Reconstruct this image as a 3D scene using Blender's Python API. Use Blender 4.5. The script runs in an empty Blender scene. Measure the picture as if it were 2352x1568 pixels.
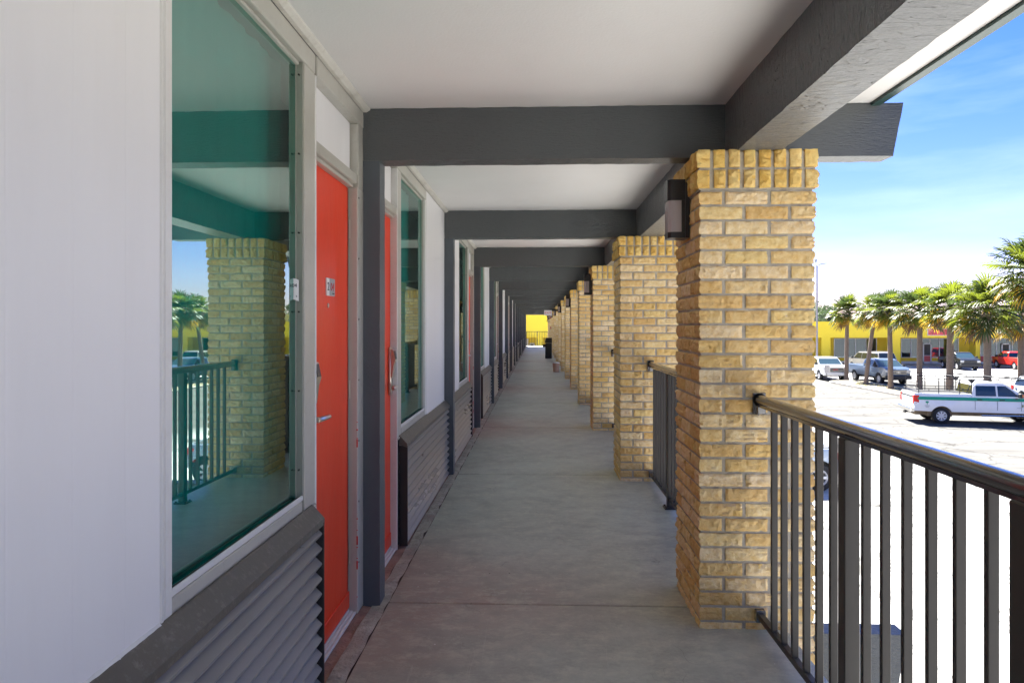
import bpy, bmesh, math, random
from mathutils import Vector, Matrix, noise as mnoise
R = math.radians
random.seed(7)
sc = bpy.context.scene
COL = sc.collection

# ------------------------------------------------------------------ camera, sky, sun, exposure
YAW = R(2.12)
CAMZ = 1.414
cam = bpy.data.cameras.new('camera'); camo = bpy.data.objects.new('camera', cam); COL.objects.link(camo)
cam.sensor_width = 36; cam.lens = 24; cam.shift_y = -0.0145; cam.clip_start = 0.05; cam.clip_end = 3000
camo.location = (0, 0, CAMZ); camo.rotation_euler = (R(90), 0, YAW)
sc.camera = camo

SUN_EL, SUN_AZ = 50.0, -7.0            # azimuth from +Y towards +X
w = bpy.data.worlds.new('World'); sc.world = w; w.use_nodes = True
nt = w.node_tree; N = nt.nodes; L = nt.links
bg = N['Background']; bg.inputs[1].default_value = 0.05
sky = N.new('ShaderNodeTexSky'); sky.sky_type = 'NISHITA'; sky.sun_disc = False
sky.sun_elevation = R(SUN_EL); sky.sun_rotation = R(SUN_AZ); sky.air_density = 1.0; sky.dust_density = 0.25; sky.ozone_density = 2.0
tc = N.new('ShaderNodeTexCoord'); mp = N.new('ShaderNodeMapping')
mp.inputs['Rotation'].default_value = (0, R(-14), R(20)); mp.inputs['Scale'].default_value = (0.9, 1.6, 5.5)
ns = N.new('ShaderNodeTexNoise'); ns.inputs['Scale'].default_value = 1.6; ns.inputs['Detail'].default_value = 7; ns.inputs['Roughness'].default_value = 0.55
cr = N.new('ShaderNodeValToRGB'); cr.color_ramp.elements[0].position = 0.47; cr.color_ramp.elements[1].position = 0.80
cr.color_ramp.elements[1].color = (0.30, 0.30, 0.30, 1)
mx = N.new('ShaderNodeMixRGB'); mx.inputs[2].default_value = (5.5, 6.2, 7.0, 1)
hsv = N.new('ShaderNodeHueSaturation'); hsv.inputs['Saturation'].default_value = 1.4; hsv.inputs['Value'].default_value = 1.0
L.new(tc.outputs['Generated'], mp.inputs[0]); L.new(mp.outputs[0], ns.inputs['Vector']); L.new(ns.outputs['Fac'], cr.inputs[0])
L.new(cr.outputs[0], mx.inputs[0]); L.new(sky.outputs[0], hsv.inputs['Color']); tint = N.new('ShaderNodeMixRGB'); tint.blend_type = 'MULTIPLY'; tint.inputs[0].default_value = 1; tint.inputs[2].default_value = (0.62, 0.49, 0.76, 1); L.new(hsv.outputs[0], tint.inputs[1]); L.new(tint.outputs[0], mx.inputs[1]); L.new(mx.outputs[0], bg.inputs[0])

sd = bpy.data.lights.new('sun', 'SUN'); sd.energy = 5.0; sd.angle = R(0.53); sd.color = (1, 0.975, 0.91)
so = bpy.data.objects.new('sun', sd); COL.objects.link(so)
sdir = Vector((math.sin(R(SUN_AZ)) * math.cos(R(SUN_EL)), math.cos(R(SUN_AZ)) * math.cos(R(SUN_EL)), math.sin(R(SUN_EL))))
so.rotation_euler = sdir.to_track_quat('Z', 'Y').to_euler()
sc.view_settings.view_transform = 'Standard'; sc.view_settings.look = 'None'
sc.view_settings.exposure = 2.76; sc.view_settings.gamma = 1
sc.cycles.max_bounces = 10; sc.cycles.diffuse_bounces = 6

# ------------------------------------------------------------------ helpers
GZ = -3.0                              # level of the parking lot below the walkway
def cw(X, t):                          # camera-axis (right, depth) to world x, y
    return (X * math.cos(YAW) - t * math.sin(YAW), X * math.sin(YAW) + t * math.cos(YAW))
def ur(u, t):                          # photo column at depth t -> world x, y  (used to survey positions)
    return cw((u - 1176) / 1568 * t, t)

def props(o, label=None, cat=None, group=None, kind=None):
    if label: o['label'] = label
    if cat: o['category'] = cat
    if group: o['group'] = group
    if kind: o['kind'] = kind
    return o
def empty(name, loc=(0, 0, 0), rz=0, parent=None, **k):
    o = bpy.data.objects.new(name, None); COL.objects.link(o); o.location = loc; o.rotation_euler = (0, 0, rz)
    o.empty_display_size = 0.2
    if parent: o.parent = parent
    return props(o, **k)
def link(name, me, parent=None, loc=(0, 0, 0), **k):
    o = bpy.data.objects.new(name, me); COL.objects.link(o); o.location = loc
    if parent: o.parent = parent
    return props(o, **k)
def copy_tree(o, parent=None, loc=None):
    c = o.copy(); COL.objects.link(c)
    if parent is not None: c.parent = parent
    for ch in list(o.children):
        copy_tree(ch, c)
    if loc is not None: c.location = loc
    return c

class MB:
    def __init__(s): s.v = []; s.f = []; s.m = []
    def quad(s, pts, m=0):
        b = len(s.v); s.v += [tuple(p) for p in pts]; s.f.append(tuple(range(b, b + len(pts)))); s.m.append(m); return s
    def box(s, x0, x1, y0, y1, z0, z1, m=0):
        b = len(s.v)
        s.v += [(x0,y0,z0),(x1,y0,z0),(x1,y1,z0),(x0,y1,z0),(x0,y0,z1),(x1,y0,z1),(x1,y1,z1),(x0,y1,z1)]
        for f in ((0,3,2,1),(4,5,6,7),(0,1,5,4),(1,2,6,5),(2,3,7,6),(3,0,4,7)):
            s.f.append(tuple(b + i for i in f)); s.m.append(m)
        return s
    def cbox(s, x0, x1, y0, y1, z0, z1, c=0.004, m=0):   # box with chamfered vertical and long edges
        bm = bmesh.new(); bmesh.ops.create_cube(bm, size=1)
        for v in bm.verts:
            v.co = Vector(((x0+x1)/2 + v.co.x*(x1-x0), (y0+y1)/2 + v.co.y*(y1-y0), (z0+z1)/2 + v.co.z*(z1-z0)))
        bmesh.ops.bevel(bm, geom=list(bm.edges), offset=c, segments=1, affect='EDGES')
        return s.addbm(bm, m)
    def addbm(s, bm, m=0, M=None):
        bm.verts.ensure_lookup_table(); b = len(s.v)
        for v in bm.verts: s.v.append(tuple(M @ v.co) if M else tuple(v.co))
        for f in bm.faces: s.f.append(tuple(b + v.index for v in f.verts)); s.m.append(m)
        bm.free(); return s
    def prism(s, poly, axis, a, b_, m=0):   # poly in the two other axes, extruded along axis from a to b
        n = len(poly); base = len(s.v)
        for c in (a, b_):
            for p in poly:
                s.v.append({'x': (c, p[0], p[1]), 'y': (p[0], c, p[1]), 'z': (p[0], p[1], c)}[axis])
        s.f.append(tuple(base + i for i in range(n))); s.m.append(m)
        s.f.append(tuple(base + n + i for i in reversed(range(n)))); s.m.append(m)
        for i in range(n):
            j = (i + 1) % n
            s.f.append((base + j, base + i, base + n + i, base + n + j)); s.m.append(m)
        return s
    def tube(s, pts, r, n=10, m=0, cap=True):
        pts = [Vector(p) for p in pts]; rs = r if isinstance(r, (list, tuple)) else [r] * len(pts)
        rings = []; up0 = None
        for i, p in enumerate(pts):
            d = (pts[min(i+1, len(pts)-1)] - pts[max(i-1, 0)]).normalized()
            if up0 is None: up0 = Vector((0, 0, 1)) if abs(d.z) < 0.9 else Vector((1, 0, 0))
            a = d.cross(up0).normalized(); c = a.cross(d).normalized()
            b = len(s.v); rr = rs[i]
            for k in range(n):
                t = 2 * math.pi * k / n
                s.v.append(tuple(p + a * rr * math.cos(t) + c * rr * math.sin(t)))
            rings.append(b)
        for i in range(len(rings) - 1):
            for k in range(n):
                k2 = (k + 1) % n
                s.f.append((rings[i]+k, rings[i]+k2, rings[i+1]+k2, rings[i+1]+k)); s.m.append(m)
        if cap:
            s.f.append(tuple(rings[0] + k for k in reversed(range(n)))); s.m.append(m)
            s.f.append(tuple(rings[-1] + k for k in range(n))); s.m.append(m)
        return s
    def lathe(s, prof, c=(0, 0, 0), axis='z', n=24, m=0, cap=True):   # prof: (radius, height)
        rings = []
        for (r, h) in prof:
            b = len(s.v)
            for k in range(n):
                t = 2 * math.pi * k / n; x, y = r * math.cos(t), r * math.sin(t)
                q = (x, y, h) if axis == 'z' else ((x, h, y) if axis == 'y' else (h, x, y))
                s.v.append((c[0]+q[0], c[1]+q[1], c[2]+q[2]))
            rings.append(b)
        for i in range(len(rings)-1):
            for k in range(n):
                k2 = (k+1) % n; s.f.append((rings[i]+k, rings[i]+k2, rings[i+1]+k2, rings[i+1]+k)); s.m.append(m)
        if cap:
            s.f.append(tuple(rings[0]+k for k in reversed(range(n)))); s.m.append(m)
            s.f.append(tuple(rings[-1]+k for k in range(n))); s.m.append(m)
        return s
    def grid_box(s, x0, x1, y0, y1, z0, z1, cell, disp, m=0, cells=None):
        nx, ny, nz = cells if cells else (max(1, round((x1-x0)/cell)), max(1, round((y1-y0)/cell)), max(1, round((z1-z0)/cell)))
        idx = {}
        def V(i, j, k):
            key = (i, j, k)
            if key not in idx:
                p = Vector((x0 + (x1-x0)*i/nx, y0 + (y1-y0)*j/ny, z0 + (z1-z0)*k/nz))
                idx[key] = len(s.v); s.v.append(tuple(disp(p, (i/nx, j/ny, k/nz))))
            return idx[key]
        def F(a): s.f.append(a); s.m.append(m)
        for i in range(nx):
            for j in range(ny):
                F((V(i,j,0), V(i,j+1,0), V(i+1,j+1,0), V(i+1,j,0))); F((V(i,j,nz), V(i+1,j,nz), V(i+1,j+1,nz), V(i,j+1,nz)))
        for i in range(nx):
            for k in range(nz):
                F((V(i,0,k), V(i+1,0,k), V(i+1,0,k+1), V(i,0,k+1))); F((V(i,ny,k), V(i,ny,k+1), V(i+1,ny,k+1), V(i+1,ny,k)))
        for j in range(ny):
            for k in range(nz):
                F((V(0,j,k), V(0,j,k+1), V(0,j+1,k+1), V(0,j+1,k))); F((V(nx,j,k), V(nx,j+1,k), V(nx,j+1,k+1), V(nx,j,k+1)))
        return s
    def text(s, body, size, M, m=0, depth=0.001):
        cu = bpy.data.curves.new('lettering', 'FONT'); cu.body = body; cu.size = size; cu.align_x = 'CENTER'; cu.align_y = 'CENTER'
        cu.extrude = depth; cu.resolution_u = 2
        o = bpy.data.objects.new('lettering', cu)
        me = bpy.data.meshes.new_from_object(o); b = len(s.v)
        for v in me.vertices: s.v.append(tuple(M @ v.co))
        for p in me.polygons: s.f.append(tuple(b + i for i in p.vertices)); s.m.append(m)
        bpy.data.objects.remove(o); bpy.data.curves.remove(cu); bpy.data.meshes.remove(me)
        return s
    def mesh(s, name, mats, smooth=None):
        me = bpy.data.meshes.new(name); me.from_pydata(s.v, [], s.f); me.update()
        if not isinstance(mats, (list, tuple)): mats = [mats]
        for x in mats: me.materials.append(x)
        me.polygons.foreach_set('material_index', s.m)
        if smooth:
            me.polygons.foreach_set('use_smooth', [True] * len(me.polygons)); me.set_sharp_from_angle(angle=R(smooth))
        me.update(); return me
    def build(s, name, mats, parent=None, smooth=None, loc=(0, 0, 0), **k):
        return link(name, s.mesh(name, mats, smooth), parent, loc, **k)

# ------------------------------------------------------------------ materials
def newmat(name):
    m = bpy.data.materials.new(name); m.use_nodes = True
    return m, m.node_tree.nodes, m.node_tree.links, m.node_tree.nodes['Principled BSDF']
def pm(name, col, rough=0.5, var=0.12, scale=3.0, bump=0.0, bscale=60.0, metal=0.0, spec=0.5, dirt=None, dscale=1.5, damt=0.3, stretch=None, coat=0, world=False, rvar=0.0):
    m, n, l, b = newmat(name)
    tc = n.new('ShaderNodeTexCoord'); oi = n.new('ShaderNodeObjectInfo'); mp = n.new('ShaderNodeMapping')
    if world:
        g = n.new('ShaderNodeNewGeometry'); l.new(g.outputs['Position'], mp.inputs[0])
    else: l.new(tc.outputs['Object'], mp.inputs[0])
    if stretch: mp.inputs['Scale'].default_value = stretch
    def nz(sc_, det=6, rg=0.6):
        t = n.new('ShaderNodeTexNoise'); t.noise_dimensions = '4D'; t.inputs['Scale'].default_value = sc_; t.inputs['Detail'].default_value = det; t.inputs['Roughness'].default_value = rg
        l.new(mp.outputs[0], t.inputs['Vector'])
        k = n.new('ShaderNodeMath'); k.operation = 'MULTIPLY'; k.inputs[1].default_value = 0 if world else 37.0; l.new(oi.outputs['Random'], k.inputs[0]); l.new(k.outputs[0], t.inputs['W'])
        return t
    t1 = nz(scale)
    mixc = n.new('ShaderNodeMixRGB')
    mixc.inputs[1].default_value = (*[max(0, c*(1-var)) for c in col], 1); mixc.inputs[2].default_value = (*[min(1, c*(1+var)) for c in col], 1)
    r1 = n.new('ShaderNodeMapRange'); r1.inputs[1].default_value = 0.3; r1.inputs[2].default_value = 0.7; l.new(t1.outputs['Fac'], r1.inputs[0]); l.new(r1.outputs[0], mixc.inputs[0])
    out = mixc.outputs[0]
    if dirt:
        t2 = nz(dscale, 8, 0.7); r2 = n.new('ShaderNodeMapRange'); r2.inputs[1].default_value = 0.52; r2.inputs[2].default_value = 0.72; r2.inputs[4].default_value = damt; l.new(t2.outputs['Fac'], r2.inputs[0])
        mc = n.new('ShaderNodeMixRGB'); mc.inputs[2].default_value = (*dirt, 1); l.new(out, mc.inputs[1]); l.new(r2.outputs[0], mc.inputs[0]); out = mc.outputs[0]
    l.new(out, b.inputs['Base Color'])
    b.inputs['Roughness'].default_value = rough; b.inputs['Metallic'].default_value = metal; b.inputs['Specular IOR Level'].default_value = spec
    if coat: b.inputs['Coat Weight'].default_value = coat; b.inputs['Coat Roughness'].default_value = 0.05
    if rvar:
        rr = n.new('ShaderNodeMapRange'); rr.inputs[3].default_value = rough-rvar; rr.inputs[4].default_value = rough+rvar; l.new(t1.outputs['Fac'], rr.inputs[0]); l.new(rr.outputs[0], b.inputs['Roughness'])
    if bump:
        t3 = nz(bscale, 4, 0.6); bp = n.new('ShaderNodeBump'); bp.inputs['Strength'].default_value = bump; bp.inputs['Distance'].default_value = 0.01
        l.new(t3.outputs['Fac'], bp.inputs['Height']); l.new(bp.outputs[0], b.inputs['Normal'])
    return m

def brick_mat(name, stops, rough=0.85):
    m, n, l, b = newmat(name)
    g = n.new('ShaderNodeNewGeometry'); oi = n.new('ShaderNodeObjectInfo')
    ad = n.new('ShaderNodeMath'); ad.operation = 'ADD'; l.new(g.outputs['Random Per Island'], ad.inputs[0]); l.new(oi.outputs['Random'], ad.inputs[1])
    fr = n.new('ShaderNodeMath'); fr.operation = 'FRACT'; l.new(ad.outputs[0], fr.inputs[0])
    cr = n.new('ShaderNodeValToRGB'); l.new(fr.outputs[0], cr.inputs[0])
    els = cr.color_ramp.elements
    for i, (p, c) in enumerate(stops):
        e = els[i] if i < 2 else els.new(p)
        e.position = p; e.color = (*c, 1)
    tc = n.new('ShaderNodeTexCoord'); t = n.new('ShaderNodeTexNoise'); t.inputs['Scale'].default_value = 26; t.inputs['Detail'].default_value = 7; t.inputs['Roughness'].default_value = 0.65
    l.new(tc.outputs['Object'], t.inputs['Vector'])
    mr = n.new('ShaderNodeMapRange'); mr.inputs[1].default_value = 0.33; mr.inputs[2].default_value = 0.68; l.new(t.outputs['Fac'], mr.inputs[0])
    mul = n.new('ShaderNodeMixRGB'); mul.blend_type = 'MULTIPLY'; mul.inputs[2].default_value = (0.84, 0.70, 0.48, 1)
    l.new(mr.outputs[0], mul.inputs[0]); l.new(cr.outputs[0], mul.inputs[1]); l.new(mul.outputs[0], b.inputs['Base Color'])
    b.inputs['Roughness'].default_value = rough; b.inputs['Specular IOR Level'].default_value = 0.25
    t2 = n.new('ShaderNodeTexNoise'); t2.inputs['Scale'].default_value = 110; t2.inputs['Detail'].default_value = 5; l.new(tc.outputs['Object'], t2.inputs['Vector'])
    bp = n.new('ShaderNodeBump'); bp.inputs['Strength'].default_value = 0.9; bp.inputs['Distance'].default_value = 0.006; l.new(t2.outputs['Fac'], bp.inputs['Height']); l.new(bp.outputs[0], b.inputs['Normal'])
    return m

def sawn_mat(name, col, rough, axis_scale, grooves=False):
    # dark paint over rough-sawn timber: fine ridges across the board, broken by noise
    m, n, l, b = newmat(name)
    tc = n.new('ShaderNodeTexCoord'); mp = n.new('ShaderNodeMapping'); mp.inputs['Scale'].default_value = axis_scale
    l.new(tc.outputs['Object'], mp.inputs[0])
    mp.inputs['Rotation'].default_value = (0, R(32), R(8))
    t = n.new('ShaderNodeTexNoise'); t.inputs['Scale'].default_value = 9; t.inputs['Detail'].default_value = 6; t.inputs['Roughness'].default_value = 0.65; l.new(mp.outputs[0], t.inputs['Vector'])
    t2 = n.new('ShaderNodeTexNoise'); t2.inputs['Scale'].default_value = 70; t2.inputs['Detail'].default_value = 4; l.new(tc.outputs['Object'], t2.inputs['Vector'])
    t3 = n.new('ShaderNodeTexNoise'); t3.inputs['Scale'].default_value = 1.7; t3.inputs['Detail'].default_value = 5; l.new(tc.outputs['Object'], t3.inputs['Vector'])
    mc = n.new('ShaderNodeMixRGB'); mc.inputs[1].default_value = (*[c*0.82 for c in col], 1); mc.inputs[2].default_value = (*[c*1.2 for c in col], 1)
    l.new(t3.outputs['Fac'], mc.inputs[0]); l.new(mc.outputs[0], b.inputs['Base Color'])
    ad = n.new('ShaderNodeMath'); ad.operation = 'MULTIPLY_ADD'; ad.inputs[1].default_value = 0.3; l.new(t2.outputs['Fac'], ad.inputs[0]); l.new(t.outputs['Fac'], ad.inputs[2])
    bp = n.new('ShaderNodeBump'); bp.inputs['Strength'].default_value = 0.9; bp.inputs['Distance'].default_value = 0.009; l.new(ad.outputs[0], bp.inputs['Height']); l.new(bp.outputs[0], b.inputs['Normal'])
    if grooves:
        mp2 = n.new('ShaderNodeMapping'); mp2.inputs['Scale'].default_value = (0.5, 2.6, 0.5); mp2.inputs['Rotation'].default_value = (0, 0, R(5)); l.new(tc.outputs['Object'], mp2.inputs[0])
        t4 = n.new('ShaderNodeTexNoise'); t4.inputs['Scale'].default_value = 2.2; t4.inputs['Detail'].default_value = 3; t4.inputs['Roughness'].default_value = 0.7; l.new(mp2.outputs[0], t4.inputs['Vector'])
        q = n.new('ShaderNodeMath'); q.operation = 'MULTIPLY'; q.inputs[1].default_value = 16; l.new(t4.outputs['Fac'], q.inputs[0])
        q2 = n.new('ShaderNodeMath'); q2.operation = 'FRACT'; l.new(q.outputs[0], q2.inputs[0])
        q3 = n.new('ShaderNodeMapRange'); q3.inputs[1].default_value = 0.0; q3.inputs[2].default_value = 0.10; l.new(q2.outputs[0], q3.inputs[0])
        b2 = n.new('ShaderNodeBump'); b2.inputs['Strength'].default_value = 0.8; b2.inputs['Distance'].default_value = 0.006; l.new(q3.outputs[0], b2.inputs['Height']); l.new(bp.outputs[0], b2.inputs['Normal']); l.new(b2.outputs[0], b.inputs['Normal'])
    b.inputs['Roughness'].default_value = rough
    return m

def glass_mat(name, refl, trans, fac, rough=0.0):
    m, n, l, b = newmat(name); n.remove(b)
    g = n.new('ShaderNodeBsdfGlossy'); g.inputs['Color'].default_value = (*refl, 1); g.inputs['Roughness'].default_value = rough
    t = n.new('ShaderNodeBsdfTransparent'); t.inputs['Color'].default_value = (*trans, 1)
    mxs = n.new('ShaderNodeMixShader'); mxs.inputs[0].default_value = fac
    l.new(t.outputs[0], mxs.inputs[1]); l.new(g.outputs[0], mxs.inputs[2]); l.new(mxs.outputs[0], n['Material Output'].inputs['Surface'])
    return m

M = {}
M['beam'] = sawn_mat('dark_grey_sawn_timber_paint', (0.088, 0.096, 0.098), 0.42, (3, 1.2, 16))
M['beam_y'] = sawn_mat('dark_grey_long_beam_paint', (0.135, 0.140, 0.142), 0.30, (2.5, 5, 2.5), True)
M['post'] = pm('slate_grey_post_paint', (0.080, 0.094, 0.108), 0.42, 0.15, 2, 0.25, 40)
M['ceiling'] = pm('white_ceiling_plaster', (0.74, 0.73, 0.71), 0.8, 0.03, 1.2, 0.12, 90, dirt=(0.5, 0.46, 0.42), dscale=2.2, damt=0.10)
M['mould'] = pm('cream_trim_paint', (0.66, 0.64, 0.58), 0.45, 0.08, 5, 0.3, 60, dirt=(0.33, 0.27, 0.2), dscale=9, damt=0.5)
M['frame'] = pm('greige_aluminium_frame', (0.47, 0.46, 0.41), 0.32, 0.05, 3, 0.06, 50, dirt=(0.30, 0.25, 0.18), dscale=28, damt=0.25)
M['frame_white'] = pm('white_frame_edge', (0.72, 0.72, 0.70), 0.35, 0.05, 3, 0.05, 50, dirt=(0.42, 0.38, 0.3), dscale=30, damt=0.18)
M['return'] = pm('grey_green_window_return', (0.30, 0.31, 0.265), 0.4, 0.08, 2)
M['screw'] = pm('rusty_screw_head', (0.03, 0.025, 0.02), 0.6)
M['door'] = pm('glossy_red_door_paint', (0.84, 0.050, 0.008), 0.34, 0.05, 1.5, 0.16, 22, spec=0.35, dirt=(0.66, 0.05, 0.015), dscale=4, damt=0.4, stretch=(1, 1, 0.3), rvar=0.08)
M['chip'] = pm('chipped_red_paint', (0.5, 0.02, 0.01), 0.5)
M['louver'] = pm('taupe_louver_paint', (0.26, 0.247, 0.225), 0.29, 0.16, 2.6, 0.10, 30, dirt=(0.32, 0.33, 0.345), dscale=1.6, damt=0.12, stretch=(1, 0.35, 1), rvar=0.1)
M['cap'] = pm('weathered_sill_cap', (0.115, 0.104, 0.082), 0.38, 0.12, 3, 0.15, 40, dirt=(0.40, 0.38, 0.33), dscale=45, damt=0.35)
M['black'] = pm('matt_black', (0.012, 0.012, 0.012), 0.7)
M['dkplate'] = pm('dark_brown_end_plate', (0.035, 0.032, 0.028), 0.4)
M['mortar'] = pm('grey_mortar', (0.41, 0.37, 0.295), 0.9, 0.2, 12, 0.6, 90)
M['brick'] = brick_mat('yellow_split_face_brick', [(0.0, (0.81, 0.63, 0.28)), (1.0, (0.79, 0.62, 0.33)), (0.18, (0.84, 0.70, 0.45)), (0.36, (0.76, 0.54, 0.20)), (0.55, (0.84, 0.70, 0.48)), (0.70, (0.80, 0.61, 0.30)), (0.88, (0.70, 0.48, 0.20))])
M['brickcap'] = brick_mat('golden_split_face_brick', [(0.0, (0.80, 0.57, 0.17)), (1.0, (0.78, 0.56, 0.20)), (0.3, (0.84, 0.66, 0.30)), (0.6, (0.72, 0.48, 0.13))])
M['rail'] = pm('bronze_grey_rail_paint', (0.052, 0.046, 0.038), 0.24, 0.1, 4, 0.03, 80, spec=1.0, coat=1.0)
M['bal'] = pm('bronze_grey_baluster_paint', (0.052, 0.046, 0.038), 0.45, 0.1, 4, 0.03, 80, spec=0.35)
M['lampblack'] = pm('satin_black_metal', (0.008, 0.008, 0.009), 0.35)
M['lens'] = pm('frosted_ribbed_lens', (0.42, 0.37, 0.37), 0.25, 0.12, 25, stretch=(1, 1, 0.05))
M['metal'] = pm('brushed_nickel', (0.62, 0.58, 0.52), 0.28, 0.06, 6, metal=1.0)
M['white'] = pm('white_plastic', (0.78, 0.77, 0.76), 0.4, 0.03)
M['mirror'] = pm('grey_sign_plate', (0.30, 0.32, 0.33), 0.3, 0.02)
M['ink'] = pm('black_ink', (0.02, 0.02, 0.02), 0.6)
M['redink'] = pm('red_ink', (0.62, 0.02, 0.03), 0.5)
M['red'] = pm('red_enamel', (0.55, 0.02, 0.015), 0.35)
M['fascia'] = pm('dark_green_fascia', (0.02, 0.055, 0.048), 0.4, 0.15)
M['curtain'] = pm('pale_curtain', (0.80, 0.82, 0.78), 0.9, 0.08, 2)
M['winglass'] = glass_mat('teal_tinted_window_glass', (0.72, 0.90, 0.83), (0.0, 0.60, 0.575), 0.46)
M['terracotta'] = pm('tan_plastic_bin', (0.50, 0.30, 0.20), 0.5, 0.06)

def siding_mat():
    m = pm('white_grooved_siding', (0.80, 0.795, 0.80), 0.42, 0.035, 1.2, 0.10, 26, stretch=(1, 1, 0.12), dirt=(0.55, 0.53, 0.5), dscale=2.5, damt=0.12)
    n, l = m.node_tree.nodes, m.node_tree.links; b = n['Principled BSDF']
    tc = n.new('ShaderNodeTexCoord'); sp = n.new('ShaderNodeSeparateXYZ'); l.new(tc.outputs['Object'], sp.inputs[0])
    dv = n.new('ShaderNodeMath'); dv.operation = 'DIVIDE'; dv.inputs[1].default_value = 0.165; l.new(sp.outputs['Y'], dv.inputs[0])
    fr = n.new('ShaderNodeMath'); fr.operation = 'FRACT'; l.new(dv.outputs[0], fr.inputs[0])
    a = n.new('ShaderNodeMath'); a.operation = 'SUBTRACT'; a.inputs[1].default_value = 0.5; l.new(fr.outputs[0], a.inputs[0])
    ab = n.new('ShaderNodeMath'); ab.operation = 'ABSOLUTE'; l.new(a.outputs[0], ab.inputs[0])
    mr = n.new('ShaderNodeMapRange'); mr.inputs[1].default_value = 0.0; mr.inputs[2].default_value = 0.022; l.new(ab.outputs[0], mr.inputs[0])
    old = b.inputs['Normal'].links[0].from_node
    bp = n.new('ShaderNodeBump'); bp.inputs['Strength'].default_value = 0.22; bp.inputs['Distance'].default_value = 0.003; l.new(mr.outputs[0], bp.inputs['Height']); l.new(old.outputs[0], bp.inputs['Normal'])
    l.new(bp.outputs[0], b.inputs['Normal'])
    return m
M['siding'] = siding_mat()

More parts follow.
